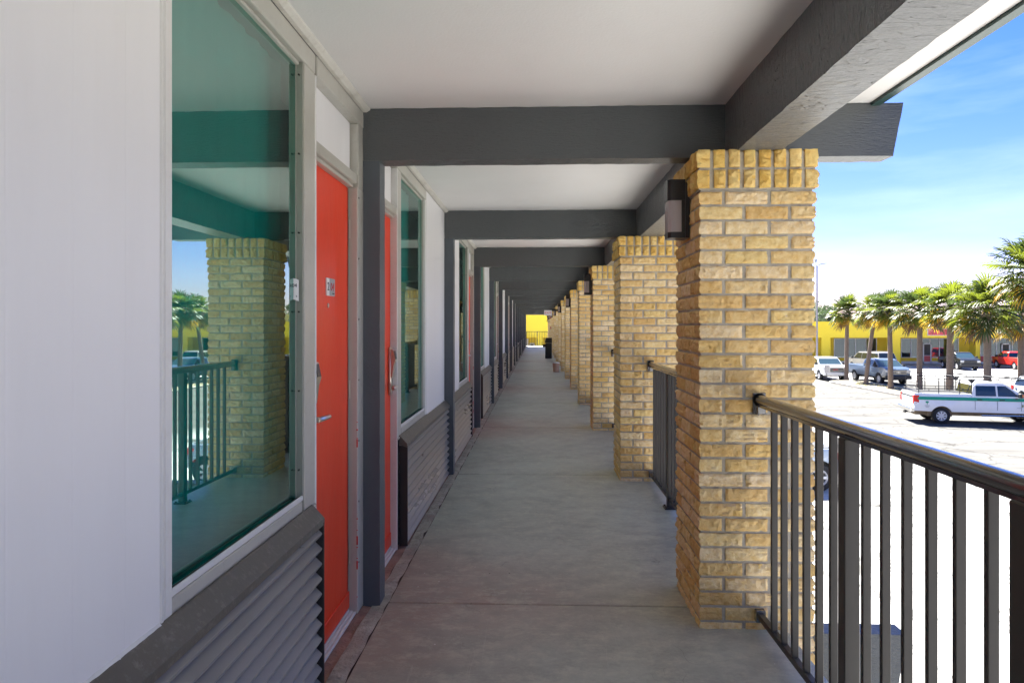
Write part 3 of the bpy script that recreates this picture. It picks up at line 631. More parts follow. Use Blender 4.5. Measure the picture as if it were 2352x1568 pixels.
def pillar_mesh(near):
    mb = MB(); rnd = random.Random(5 if near else 6)
    h = PW / 2; hl, st = 0.1, (PW - 0.1 - 2 * JT) / 2     # header depth and stretcher length
    z = SH_TOP; c = 0
    while z > GZ - 0.02:
        z1 = z - JT * 0.0; z0 = z - BH; vis = z0 > -0.45
        cell = (0.0105 if near and vis else (0.035 if near else 0.04)); nzc = 6 if (near and vis) else (2 if near else 3)
        fl_ = c % 2
        for side in range(4):
            # along the side: coordinate a from -h to h; pinwheel bond
            segs = [(-h, -h + st), (-h + st + JT, -h + 2*st + JT)] if fl_ else [(-h + hl + JT, -h + hl + JT + st), (h - st, h)]
            for (a0, a1) in segs:
                amp = 0.0085 * rnd.uniform(0.75, 1.3)
                if side == 0: bxs = (a0, a1, -h, -h + hl)
                elif side == 1: bxs = (h - hl, h, a0, a1)
                elif side == 2: bxs = (-a1, -a0, h - hl, h)
                else: bxs = (-h, -h + hl, -a1, -a0)
                nxc = max(1, round((bxs[1]-bxs[0]) / cell)); nyc = max(1, round((bxs[3]-bxs[2]) / cell))
                mb.grid_box(*bxs, z0, z1, cell, brick_disp(PW, amp, rnd.uniform(0, 50)), 0, (nxc, nyc, nzc))
        z -= COURSE; c += 1
    core = MB(); core.box(-h + 0.0025, h - 0.0025, -h + 0.0025, h - 0.0025, GZ, 2.24)
    cap = MB(); z = SH_TOP + JT
    for row in range(2):
        H = 0.0835; n = 8; W = PW + 0.026; hh = W / 2
        jt = 0.0145; wv = (W - (n - 1) * jt) / n
        for side in range(4):
            for i in range(n if side in (0, 2) else n - 2):
                a0 = -hh + i * (wv + jt); 
                if side in (1, 3): a0 += wv + jt
                a1 = a0 + wv; j = rnd.uniform(-0.003, 0.003); amp = 0.0085 * rnd.uniform(0.8, 1.6)
                if side == 0: b4 = (a0 + (0.0 if i == 0 else rnd.uniform(0, .004)), a1 - (0.0 if i == n-1 else rnd.uniform(0, .004)), -hh, -hh + 0.09)
                elif side == 2: b4 = (a0, a1, hh - 0.09, hh)
                elif side == 1: b4 = (hh - 0.09, hh, a0, a1)
                else: b4 = (-hh, -hh + 0.09, a0, a1)
                cl = 0.010 if near else 0.03
                cap.grid_box(*b4, z + j*0.5, z + H + j*0.5, cl, brick_disp(W, amp, rnd.uniform(0, 50)), 0, (max(1, round((b4[1]-b4[0])/cl)), max(1, round((b4[3]-b4[2])/cl)), 8 if near else 3))
        z += 0.0955
    core.box(-h - 0.007, h + 0.007, -h - 0.007, h + 0.007, SH_TOP + 0.010, 2.230)
    core.box(-h + 0.05, h - 0.05, -0.07, 0.07, 2.225, 2.262)
    return mb.mesh('brickwork', M['brick'], 30 if near else 50), cap.mesh('brick_cap', M['brickcap'], 30 if near else 50), core.mesh('mortar_core', M['mortar'])
PM_near, PM_far = pillar_mesh(True), pillar_mesh(False)
ordn = ['first', 'second', 'third', 'fourth', 'fifth', 'sixth', 'seventh', 'eighth', 'ninth', 'tenth', 'eleventh', 'twelfth', 'thirteenth', 'fourteenth', 'fifteenth', 'sixteenth', 'seventeenth', 'eighteenth']
for k in range(K0, K1 + 1):
    y = Y0 + BAY * k; ms = PM_near if k in (0, 1) else PM_far
    if k == 0: lab = 'largest yellow split-face brick pillar, in front, with black wall light and handrail end'
    elif k == 1: lab = 'second yellow brick pillar, behind the largest one, with no light on it'
    elif k == K1: lab = 'farthest yellow brick pillar of the walkway row, by the end railing'
    elif k < 0: lab = 'yellow brick pillar %s the viewer, beside the near railing' % ('just beside' if k == -1 else 'behind')
    else: lab = '%s yellow brick pillar along the walkway counted from the nearest, %s' % (ordn[k], 'with a wall light' if k % 2 == 0 else 'without a wall light')
    e = empty('brick_pillar', ((PX0 + PX1) / 2, y, 0), label=lab, cat='pillar', group='brick pillars along the walkway')
    for nme, me in zip(('brickwork', 'brick_cap', 'mortar_core'), ms): link(nme, me, e)

# ------------------------------------------------------------------ wall lights on every second pillar
wl = empty('wall_light', (PX0 - 0.004, Y0, 0), label='black box wall light with frosted lens on the largest brick pillar', cat='wall light', group='wall lights on the pillars')
b = MB(); b.cbox(-0.022, 0.0, -0.062, 0.062, 1.858, 2.135, 0.003); b.build('back_plate', M['lampblack'], wl)
b = MB(); b.prism([(-0.108, -0.040), (-0.094, -0.056), (-0.022, -0.056), (-0.022, 0.056), (-0.094, 0.056), (-0.108, 0.040)], 'z', 2.046, 2.150); b.build('top_cap', M['lampblack'], wl)
b = MB(); b.prism([(-0.106, -0.038), (-0.090, -0.052), (-0.040, -0.052), (-0.040, 0.052), (-0.090, 0.052), (-0.106, 0.038)], 'z', 1.888, 2.046); b.build('lens', M['lens'], wl)
b = MB(); b.prism([(-0.106, -0.038), (-0.092, -0.054), (-0.022, -0.054), (-0.022, 0.054), (-0.092, 0.054), (-0.106, 0.038)], 'z', 1.858, 1.888); b.box(-0.040, -0.022, -0.0545, 0.0545, 1.888, 2.046); b.build('bottom_cap', M['lampblack'], wl)
for k in range(2, K1 + 1, 2):
    c = copy_tree(wl, None, (PX0 - 0.004, Y0 + BAY * k, 0)); c['label'] = 'black wall light with frosted lens on the %s brick pillar' % ordn[k]

# ------------------------------------------------------------------ railings between the pillars
RX = 1.035
rl = empty('railing', (RX, Y0 - BAY, 0), label='nearest bronze grey metal railing with round handrail, beside the largest brick pillar', cat='railing', group='walkway railings')
ya, yb = 0.275, BAY - 0.272
b = MB(); b.tube([(0, ya, 1.074), (0, yb, 1.074)], 0.0235, 24); b.box(-0.014, 0.014, ya, yb, 1.042, 1.054); b.build('handrail', M['rail'], rl, 40)
b = MB(); b.cbox(-0.014, 0.014, ya, yb, 0.060, 0.088, 0.002); b.build('bottom_rail', M['bal'], rl)
pm_ = MB().cbox(-0.0255, 0.0255, -0.0255, 0.0255, 0.012, 1.044, 0.003).mesh('post', M['bal'])
fm = MB(); fm.cbox(-0.05, 0.05, -0.05, 0.05, 0.0, 0.012, 0.002)
for sx in (-1, 1):
    for sy in (-1, 1): fm.lathe([(0.008, 0.012), (0.008, 0.022)], (sx*0.037, sy*0.037, 0), 'z', 6)
fm = fm.mesh('foot_plate', M['bal'])
bm_ = MB().cbox(-0.013, 0.013, -0.0085, 0.0085, 0.086, 1.044, 0.0015).mesh('baluster', M['bal'])
posts = [1.027, 1.860]
for p in posts:
    o = link('post', pm_, rl, (0, p, 0)); link('foot_plate', fm, o)
for st in (0.194, 1.027, 1.860):
    for j in range(1, 7): link('baluster', bm_, rl, (0, st + 0.119 * j, 0))
for yy, sg in ((ya, 1), (yb, -1)):
    bk = MB(); bk.cbox(-0.030, 0.030, min(yy - sg*0.01, yy + sg*0.006), max(yy - sg*0.01, yy + sg*0.006), 1.005, 1.105, 0.002)
    bk.lathe([(0.031, yy - 0.006), (0.031, yy + 0.006)], (0, 0, 1.074), 'y', 16); bk.cbox(-0.020, -0.012, min(yy, yy+sg*0.045), max(yy, yy+sg*0.045), 1.005, 1.05, 0.002)
    bk.build('handrail_bracket', M['rail'], rl)
    bk = MB(); bk.cbox(-0.022, 0.022, min(yy, yy + sg*0.030), max(yy, yy + sg*0.030), 0.045, 0.100, 0.002); bk.build('bottom_bracket', M['rail'], rl)
for k in range(K0, K1):
    if k == -1: continue
    c = copy_tree(rl, None, (RX, Y0 + BAY * k, 0))
    c['label'] = 'metal railing behind the viewer on the walkway edge' if k < 0 else 'metal railing between the %s and %s brick pillars' % (ordn[k], ordn[k+1])
er = empty('end_railing', (0.1, YB - 0.25, 0), label='dark railing across the far end of the walkway, in front of the yellow wall', cat='railing')
b = MB(); b.box(-0.9, 0.68, -0.02, 0.02, 1.03, 1.07); b.build('handrail', M['rail'], er); b = MB(); b.box(-0.9, 0.68, -0.015, 0.015, 0.07, 0.10); b.build('bottom_rail', M['rail'], er)
for x in (-0.875, -0.08, 0.66): MB().box(x - 0.025, x + 0.025, -0.025, 0.025, 0, 1.03).build('post', M['rail'], er)
for j in range(12):
    x = -0.77 + 0.119 * j
    if abs(x + 0.08) > 0.05: link('baluster', bm_, er, (x, 0, 0))

# ------------------------------------------------------------------ small things in the walkway
ex = empty('exit_sign', (0.39, 24.80, 1.91), label='white exit sign with red letters bracketed off a far brick pillar', cat='sign')
b = MB(); b.cbox(-0.14, 0.14, 0, 0.03, -0.095, 0.095, 0.004, 0); b.text('EXIT', 0.115, Matrix.Translation((0, -0.001, 0)) @ Matrix.Rotation(R(90), 4, 'X'), 1, 0.001)
b.build('sign_face', [M['white'], M['redink']], ex)
b = MB(); b.box(0.14, 0.37, 0.005, 0.025, 0.06, 0.13); b.build('bracket', M['lampblack'], ex)
tb = empty('litter_bin', (0.50, 30.4, 0), label='tall black litter bin with hooded top beside the far brick pillars', cat='bin')
b = MB(); b.cbox(-0.145, 0.145, -0.15, 0.15, 0.0, 0.68, 0.012); b.build('bin_body', M['lampblack'], tb)
b = MB(); b.prism([(-0.145, 0.69), (-0.165, 0.74), (-0.11, 0.92), (0.15, 0.92), (0.15, 0.69)], 'y', -0.16, 0.16); b.build('hood', M['lampblack'], tb)
b = MB(); b.lathe([(0.03, 0.50), (0.06, 0.54), (0.075, 0.60), (0.05, 0.63)], (-0.2, 0, 0), 'z', 12); b.build('ash_tray', M['lampblack'], tb, 40)
pt = empty('waste_bin', (0.585, 21.35, 0), label='short tan tapered waste bin on the walkway floor', cat='bin')
b = MB(); b.lathe([(0.088, 0), (0.106, 0.27)], n=20); b.build('bin_body', M['terracotta'], pt, 40)
b = MB(); b.lathe([(0.106, 0.272), (0.113, 0.275), (0.113, 0.295), (0.100, 0.296), (0.098, 0.280)], n=20); b.build('rim', M['white'], pt, 40)
fa_ = empty('fire_alarm_horn', (PX0 - 0.012, Y0 + BAY*11 - 0.1, 1.92), label='red fire alarm horn high on a far brick pillar', cat='alarm')
b = MB(); b.cbox(-0.06, 0, -0.07, 0.07, -0.07, 0.07, 0.005); b.build('housing', M['red'], fa_); b = MB(); b.box(-0.075, -0.061, -0.05, 0.05, -0.03, 0.03); b.build('strobe', M['white'], fa_)
fb = empty('fire_alarm_pull', (PX0 - 0.012, Y0 + BAY*11 - 0.1, 1.35), label='small red fire alarm pull box below the horn on the same pillar', cat='alarm')
b = MB(); b.cbox(-0.05, 0, -0.045, 0.045, -0.06, 0.06, 0.004); b.build('housing', M['red'], fb); b = MB(); b.box(-0.06, -0.051, -0.03, 0.03, -0.02, 0.0); b.build('handle', M['white'], fb)
cn = empty('emergency_light', (PX0 - 0.012, Y0 + BAY*13, 1.75), label='white twin head emergency light on a far brick pillar', cat='light')
b = MB(); b.cbox(-0.09, 0, -0.05, 0.05, -0.06, 0.06, 0.004); b.build('housing', M['white'], cn); b = MB(); b.lathe([(0.045, -0.14), (0.06, -0.09)], (-0.02, -0.08, 0.02), 'x', 12); b.build('lamp_head', M['lampblack'], cn)

# ------------------------------------------------------------------ planting island
isl = MB()
IX0, IX1, IY0, IY1 = 22.9, 25.9, 8.0, 55.6
def outline(x0, x1, y0, y1, r, n=10):
    pts = []
    for (cx, cy, a0) in ((x1-r, y1-r, 0), (x0+r, y1-r, 90), (x0+r, y0+r, 180), (x1-r, y0+r, 270)):
        for i in range(n+1):
            a = R(a0 + 90*i/n); pts.append((cx + r*math.cos(a), cy + r*math.sin(a)))
    return pts
o1, o2 = outline(IX0, IX1, IY0, IY1, 1.45), outline(IX0+0.16, IX1-0.16, IY0+0.16, IY1-0.16, 1.3)
nn = len(o1)
for i in range(nn):
    j = (i+1) % nn
    isl.quad([(*o1[i], GZ), (*o1[j], GZ), (*o1[j], GZ+0.13), (*o1[i], GZ+0.13)], 0); isl.quad([(*o1[i], GZ+0.13), (*o1[j], GZ+0.13), (*o2[j], GZ+0.13), (*o2[i], GZ+0.13)], 0)
    isl.quad([(*o2[j], GZ+0.05), (*o2[i], GZ+0.05), (*o2[i], GZ+0.13), (*o2[j], GZ+0.13)], 0)
isl.quad([(*p, GZ+0.09) for p in o2], 1)
isl.build('planting_island', [M['kerb'], M['verge']], kind='structure')
gr = MB(); rg = random.Random(3)
for i in range(5200):
    x = rg.uniform(IX0+0.25, IX1-0.25); y = rg.uniform(30, IY1-0.8)
    if mnoise.noise(Vector((x*0.9, y*0.6, 0))) < -0.02: continue
    h = rg.uniform(0.04, 0.14); a = rg.uniform(0, 6.28); dx, dy = math.cos(a)*0.012, math.sin(a)*0.012; lx, ly = rg.uniform(-.05, .05), rg.uniform(-.05, .05)
    gr.quad([(x-dx, y-dy, GZ+0.085), (x+dx, y+dy, GZ+0.085), (x+lx, y+ly, GZ+0.085+h)], rg.choice((0, 1)))
gr.build('dry_grass', [pm('dry_grass_straw', (0.45, 0.38, 0.16), 0.9), pm('dry_grass_green', (0.14, 0.17, 0.05), 0.9)], kind='stuff', label='patchy dry grass on the palm island beside the kerb', cat='grass')

# ------------------------------------------------------------------ fan palms
def fan_palm(label, base, top, Rc, seed, nleaf=48, r0=0.17, yellow=0.5):
    rd = random.Random(seed); root = empty('palm_tree', (base[0], base[1], GZ + 0.085), label=label, cat='palm tree', group='fan palms on the island')
    tr = MB(); pts = []; rs = []; H = top[2] - (GZ + 0.085); dx, dy = top[0]-base[0], top[1]-base[1]; n = 46
    for i in range(n + 1):
        f = i / n; c = f**1.25; pts.append((dx*c, dy*c, H*f)); r = r0*(1.12 - 0.25*f) + (0.05*r0*(i % 2)) + 0.35*r0*max(0, (0.06 - f)/0.06)
        if f > 0.86: r *= 1 + 0.35*min(1, (f - 0.86)/0.08)
        rs.append(r)
    tr.tube(pts, rs, 12)
    # old leaf boots under the crown
    for i in range(26):
        a = rd.uniform(0, 6.283); f = rd.uniform(0.86, 1.0); c = f**1.25; bx_, by_ = dx*c + math.cos(a)*r0*0.95, dy*c + math.sin(a)*r0*0.95
        tr.tube([(bx_, by_, H*f), (bx_ + math.cos(a)*0.10, by_ + math.sin(a)*0.10, H*f + rd.uniform(0.10, 0.2))], [0.035, 0.018], 5)
    tr.build('trunk', M['bark'], root, 50)
    cr_ = MB(); B = Vector((dx, dy, H + 0.12)); ga = 2.399963
    for i in range(nleaf):
        f = (i + 0.5) / nleaf; el = R(86 - 130 * f**0.95) + rd.uniform(-.12, .12); az = i * ga + rd.uniform(-.25, .25)
        d = Vector((math.cos(az)*math.cos(el), math.sin(az)*math.cos(el), math.sin(el)))
        pl_ = Rc * rd.uniform(0.42, 0.60) * (1.0 if f > 0.15 else 0.8); fr = Rc * rd.uniform(0.46, 0.60)
        side = d.cross(Vector((0, 0, 1)));
        if side.length < 0.05: side = Vector((1, 0, 0))
        side.normalize(); up = side.cross(d).normalized()
        side = (side + up * rd.uniform(-.35, .35)).normalized(); up = side.cross(d).normalized()
        mid = B + d * pl_ * 0.5 + Vector((0, 0, 0.05)); P = B + d * pl_ - Vector((0, 0, 0.05 * Rc))
        u_ = rd.random()
        if f > 0.84 and u_ < yellow*0.6: mi = 2
        elif f > 0.93 and u_ < yellow + 0.2: mi = 3
        else: mi = 0 if (rd.random() < 0.62) else 1
        cr_.tube([B, mid, P], [0.022, 0.016, 0.010], 4, mi if mi > 1 else 0, cap=False)
        dd = (d + Vector((0, 0, -0.16 - 0.30*f))).normalized()
        nl = 26
        for j in range(nl):
            a = (j / (nl - 1) - 0.5) * 2 * R(112) ; ca, sa = math.cos(a), math.sin(a)
            dirn = (dd * ca + side * sa + up * (0.22 * abs(sa) + rd.uniform(-.05, .05))).normalized()
            ln = fr * (0.62 + 0.38 * ca if ca > 0 else 0.62 + 0.2*ca) * rd.uniform(0.88, 1.1)
            start = P + dd * (0.20 * fr) * max(0, ca)
            p1 = start + dirn * ln * 0.55; d2 = (dirn + Vector((0, 0, -0.15 - 0.45*rd.random()))).normalized(); p2 = p1 + d2 * ln * 0.27; d3 = (d2 + Vector((0, 0, -0.55))).normalized(); p3 = p2 + d3 * ln * 0.22
            wv = dirn.cross(up).normalized() * (0.018 + 0.012*Rc)
            tw = up * 0.012 * (1 if j % 2 else -1)
            b0 = len(cr_.v); m_ = mi
            if mi == 0 and f > 0.7 and rd.random() < 0.07: m_ = 2
            cr_.v += [tuple(start - wv*0.35), tuple(start + wv*0.35), tuple(p1 - wv + tw), tuple(p1 + wv - tw), tuple(p2 - wv*0.7), tuple(p2 + wv*0.7), tuple(p3)]
            cr_.f += [(b0, b0+1, b0+3, b0+2), (b0+2, b0+3, b0+5, b0+4), (b0+4, b0+5, b0+6)]; cr_.m += [m_, m_, m_ if rd.random() < 0.85 else (2 if f > 0.5 else m_)]
    cr_.build('crown', [M['lf1'], M['lf2'], M['lf3'], M['lf4']], root)
    return root
def palm_at(label, u, t, ut, tt, vtop, Rc, seed, **k):
    b_ = ur(u, t); q = ur(ut, tt); z = CAMZ - (vtop - 750) * tt / 1568
    fan_palm(label, b_, (q[0], q[1], z), Rc, seed, **k)
palm_at('leftmost fan palm on the island, straight trunk in front of the white pickup', 1944, 55.4, 1946, 55.4, 722, 1.58, 11, r0=0.15, yellow=0.7)
palm_at('fan palm with a leaning bent trunk, in front of the blue grey pickup', 1989, 51.3, 2010, 51.3, 720, 1.60, 12, r0=0.14, yellow=0.8)
palm_at('fan palm right of the bent one, trunk before the blue grey pickup bonnet', 2046, 47.5, 2043, 47.5, 718, 1.62, 13, r0=0.155)
palm_at('fan palm whose trunk rises just behind the tailgate of the white utility truck', 2112, 44, 2113, 44, 718, 1.78, 14, r0=0.16, yellow=0.35)
palm_at('fan palm with trunk crossing the black pickup, behind the truck rack', 2181, 40, 2184, 40, 713, 1.80, 15, r0=0.18, yellow=0.8)
palm_at('broad fan palm with orange lower fronds above the cab of the utility truck', 2268, 36.5, 2268, 36.5, 718, 1.98, 16, r0=0.175, yellow=0.85)
palm_at('tallest fan palm, cut by the right edge of the picture', 2372, 33.3, 2376, 33.3, 632, 2.15, 17, r0=0.19, yellow=0.45)
palm_at('fan palm behind the tallest one near the right picture edge', 2345, 43.0, 2345, 43.0, 735, 1.8, 18, r0=0.17, yellow=0.6)

# ------------------------------------------------------------------ shopping building
FY = 78.0
shop = empty('shop_building', (0, FY, GZ), label='long bright yellow single storey shop building across the parking lot', cat='building')
def sx(u, y=77.0):
    a = (u - 1176) / 1568
    return y * (a * math.cos(YAW) - math.sin(YAW)) / (math.cos(YAW) + a * math.sin(YAW))
def sw(u): return sx(u, 80.0)
OZ = 3.20; TZ = 4.98                                   # opening head and parapet height above the lot
b = MB()
xa, xb, xc, xd, xe, xf = sx(1868), sx(1887), sx(1907.6), sx(2049.5), sx(2068.3), sx(2241.7)
b.box(-14, 90, -1.0, -0.4, OZ, TZ); b.box(-14, 6.0, -1.2, -0.3, OZ + 0.1, 6.6)
b.box(-14, 90, -0.4, 6, TZ - 0.6, TZ - 0.3)
b.build('fascia_wall', M['yellow'], shop)
for a0, a1 in ((sx(1231), sx(1246)), (14, 15), (24, 25), (xb, xc), (xd, xe), (xf, sx(2251)), (67, 68), (80, 81)):
    MB().box(a0, a1, -0.98, 0.2, 0, OZ).build('column', M['yellow'], shop)
MB().box(-14, 90, 6, 16, 0, TZ - 0.3).build('rear_block', M['yellow'], shop)
MB().box(-14, 90, -1.6, 2.2, 0, 0.15).build('pavement', M['kerb'], shop)
wb = MB()
def wseg(u0, u1, z0, z1, m): wb.box(sw(u0), sw(u1), 2.0, 2.3, z0, z1, m)
wins = [(1916, 2013), (2070, 2201), (2227.5, 2235), (2252, 2470)]
edges = [(-14, sw(1207) - 0.0), ]
# back wall of the arcade between the windows
xs = [-14.0] + [q for wq in wins for q in (sw(wq[0]), sw(wq[1]))] + [90.0]
for i in range(0, len(xs), 2): wb.box(xs[i], xs[i+1], 2.0, 2.3, 0.15, OZ, 0)
for i, (u0, u1) in enumerate(wins):
    m = 2 if i == 3 else 0
    wb.box(sw(u0), sw(u1), 2.0, 2.3, 0.45 if i != 3 else 0.40, 0.85 if i != 3 else 1.05, m); wb.box(sw(u0), sw(u1), 2.0, 2.3, 0.15, 0.45 if i != 3 else 0.40, 1)
    wb.box(sw(u0), sw(u1), 2.0, 2.3, 3.08, OZ, 0)
wb.box(-14, sw(1907), 1.99, 2.0, 0.15, 0.5, 1); wb.build('arcade_wall', [M['yellow_in'], M['storewhite'], M['storered']], shop)
MB().box(-14, 90, 5.0, 5.1, 0.15, OZ).build('interior_wall', M['shopdark'], shop)
MB().box(-14, 90, 2.3, 5.0, OZ, OZ + 0.05).build('interior_ceiling', M['shopdark'], shop)
rw = random.Random(4)
for (u0, u1), nm in zip(wins, (4, 6, 1, 6)):
    x0, x1 = sw(u0), sw(u1)
    zb = 0.85 if u0 < 2252 else 1.05
    f = MB()
    for i in range(nm + 1):
        x = x0 + (x1 - x0) * i / nm; f.box(x - 0.04, x + 0.04, 1.96, 2.06, zb, 3.08)
    f.box(x0, x1, 1.962, 2.058, 3.02, 3.079); f.box(x0, x1, 1.962, 2.058, zb, zb + 0.06)
    wn = f.build('shop_window', M['alu'], shop)
    MB().quad([(x0, 2.0, zb), (x1, 2.0, zb), (x1, 2.0, 3.05), (x0, 2.0, 3.05)]).build('glass', M['storeglass'], wn)
    c = MB()
    for i in range(nm):
        if rw.random() < 0.62 and not (u0 > 2250 and i > 1):
            xx0 = x0 + (x1-x0)*i/nm; xx1 = x0 + (x1-x0)*(i+1)/nm; n = 14
            for q in range(n):
                xq = xx0 + (xx1-xx0)*q/n; c.box(xq, xq + (xx1-xx0)/n*0.9, 2.15 + 0.04*(q % 2), 2.17 + 0.04*(q % 2), zb, 3.05)
    if c.v: c.build('blind', M['blind'], wn)
for u0, mdoor in ((2119, 0), (2299, 1), (1216, 2)):
    x0 = sw(u0); x1 = x0 + (0.95 if mdoor < 2 else 0.6)
    d = MB(); d.box(x0, x0+0.12, 1.90, 1.96, 0.16, 2.5); d.box(x1-0.12, x1, 1.90, 1.96, 0.16, 2.5); d.box(x0, x1, 1.9, 1.96, 2.38, 2.5); d.box(x0, x1, 1.9, 1.96, 0.16, 0.42)
    d.box(x0+0.12, x1-0.12, 1.92, 1.94, 0.42, 1.1, 1 if mdoor == 0 else 2); d.box(x0+0.12, x1-0.12, 1.92, 1.94, 1.1, 2.38, 2); d.box(x0+0.12, x1-0.12, 1.905, 1.95, 1.08, 1.13)
    d.build('shop_door', [M['alu'], M['storered'], M['shopdark']], shop)
d = MB(); d.box(sw(1204), sw(1214), 1.93, 1.99, 0.16, 3.0); d.build('white_panel', M['storewhite'], shop)
d = MB(); x0, x1 = sx(2130), sx(2176); d.box(x0, x1, -1.06, -1.0, OZ + 0.22, OZ + 1.0, 0); d.box(x0+0.06, x1-0.06, -1.09, -1.061, OZ + 0.28, OZ + 0.94, 1)
d.build('fascia_sign', [M['storewhite'], pm('faded_red_sign_panel', (0.62, 0.07, 0.08), 0.5)], shop, label='red sign panel with white border')
d = MB(); x0 = sx(2292); d.box(x0, x0 + 1.6, -1.06, -1.0, OZ + 0.3, OZ + 0.95, 0); d.build('fascia_sign', M['storewhite'], shop)
# gabled roofs behind the parapet
g = MB(); g.prism([(20, TZ - 0.3), (27, 7.6), (34, TZ - 0.3)], 'y', 8, 16); g.build('gable_roof', M['roofgrey'], shop)

ps = empty('pylon_sign', (*ur(2128, 84), GZ), label='grey round-topped pylon sign rising behind the palms', cat='sign')
b = MB(); pts = [(-0.85, 6.0)] + [(-0.85, 8.6)] + [(0.85*math.cos(R(180 - 15*i)), 8.6 + 0.85*math.sin(R(15*i))) for i in range(1, 12)] + [(0.85, 8.6), (0.85, 6.0)]
b.prism(pts, 'y', -0.2, 0.2); b.build('sign_panel', pm('pylon_blue_grey', (0.22, 0.24, 0.30), 0.6), ps); b = MB(); b.box(-0.2, 0.2, -0.15, 0.15, 0, 6.0); b.build('pole', M['roofgrey'], ps)

lp = empty('lamp_post', (*ur(1876.5, 64.8), GZ), label='tall grey parking lot lamp post with flat led head beside the brick pillar', cat='lamp post')
ht = 3.0 + CAMZ + (750 - 611) * 64.8 / 1568
b = MB(); b.tube([(0, 0, 0), (0, 0, ht)], [0.10, 0.065], 12); b.lathe([(0.2, 0), (0.2, 0.35), (0.12, 0.4)], n=14); b.build('pole', pm('galvanised_steel', (0.22, 0.21, 0.23), 0.5), lp, 40)
b = MB(); b.prism([(0.0, ht + 0.02), (0.25, ht + 0.10), (0.85, ht + 0.22), (0.86, ht + 0.27), (0.25, ht + 0.19), (0, ht + 0.10)], 'y', -0.15, 0.15); b.build('lamp_head', M['roofgrey'], lp)
b = MB(); b.tube([(0, 0, ht), (-0.16, 0, ht + 0.15), (-0.15, 0, ht + 0.35)], 0.02, 6); b.lathe([(0.09, ht + 0.36), (0.11, ht + 0.66), (0.06, ht + 0.68)], (-0.12, 0, 0), 'z', 12); b.build('camera_head', M['roofgrey'], lp, 40)

nb = empty('notice_board', (*ur(1900, 54.6), GZ + 0.09), label='small white notice board on a stake in front of the white pickup', cat='sign')
b = MB(); b.box(-0.23, 0.23, -0.01, 0.01, 0.62, 1.24, 0)
rt = random.Random(9)
for r_ in range(8):
    x = -0.20; z = 1.19 - 0.07*r_
    while x < 0.18:
        w_ = rt.uniform(0.03, 0.08); b.box(x, min(x + w_, 0.2), -0.013, -0.0105, z - 0.035, z, 1); x += w_ + 0.015
b.build('board', [M['white'], pm('grey_print', (0.2, 0.2, 0.22), 0.7)], nb); b = MB(); b.box(-0.05, -0.015, 0.011, 0.03, 0, 0.9); b.build('stake', M['lampblack'], nb)

# ------------------------------------------------------------------ far trees
def far_tree(x, y, h, seed, label):
    rd = random.Random(seed); root = empty('broadleaf_tree', (x, y, GZ), label=label, cat='tree', group='trees beyond the shops')
    t = MB(); t.tube([(0, 0, 0), (0.2, 0, h*0.35), (0, 0.1, h*0.7)], [0.35, 0.25, 0.1], 8)
    for i in range(6):
        a = rd.uniform(0, 6.28); t.tube([(0.1, 0, h*0.35), (math.cos(a)*h*0.22, math.sin(a)*h*0.22, h*0.72)], [0.14, 0.04], 5)
    t.build('trunk', M['bark'], root)
    c = MB(); cl = [(rd.gauss(0, h*0.17), rd.gauss(0, h*0.17), h*rd.uniform(0.42, 0.92), rd.uniform(0.10, 0.2)*h) for _ in range(15)]
    for i in range(4200):
        q = rd.choice(cl); v = Vector((rd.gauss(0, 1), rd.gauss(0, 1), rd.gauss(0, 1))).normalized() * q[3] * rd.uniform(0.5, 1.05)
        p = Vector(q[:3]) + Vector((v.x, v.y, v.z*0.75)); a = Vector((rd.gauss(0, 1), rd.gauss(0, 1), rd.gauss(0, 1))).normalized()*0.22; b_ = a.cross(Vector((rd.gauss(0, 1), rd.gauss(0, 1), rd.gauss(0, 1)))).normalized()*0.14
        c.quad([p-a, p-b_, p+a, p+b_])
    c.build('crown', M['oak'], root)
for i, (u, t, h) in enumerate([(1850, 190, 11.5), (1884, 205, 11.5), (1905, 175, 8.5), (2010, 200, 9), (2300, 190, 10), (1700, 180, 10)]):
    x, y = ur(u, t); far_tree(x, y, h, 40 + i, ['leafy tree far behind the shops, hidden beside the brick pillar', 'rounded distant tree just right of the lamp post, above the yellow roof', 'lower distant tree behind the leftmost palm', 'distant tree behind the bent palm crown', 'distant tree behind the broad palm', 'distant tree hidden behind the brick pillars'][i])

# ------------------------------------------------------------------ vehicles
def paint(name, col, rough=0.28): return pm(name, col, rough, 0.03, 2, coat=0.8)
P_white = pm('white_truck_paint', (0.74, 0.75, 0.76), 0.3, 0.03, 2, coat=0.7, dirt=(0.50, 0.44, 0.34), dscale=1.3, damt=0.25)
P_blue = paint('blue_grey_metallic_paint', (0.10, 0.14, 0.20)); P_tan = paint('champagne_paint', (0.33, 0.31, 0.27)); P_blk = paint('black_paint', (0.012, 0.014, 0.018)); P_red = paint('bright_red_paint', (0.72, 0.03, 0.02)); P_silver = paint('silver_blue_paint', (0.33, 0.40, 0.48))
CARGL = pm('dark_car_glass', (0.012, 0.02, 0.024), 0.04, 0.0, spec=1.0)
CARGL2 = pm('sky_tinted_windscreen', (0.05, 0.09, 0.11), 0.04, 0.0, spec=1.0)
TYRE = pm('tyre_rubber', (0.018, 0.018, 0.020), 0.85, 0.2, 8); RIM = pm('alloy_rim', (0.62, 0.62, 0.63), 0.3, 0.05, metal=0.1); CHROME = pm('chrome', (0.7, 0.7, 0.7), 0.12, 0.02, metal=1.0)
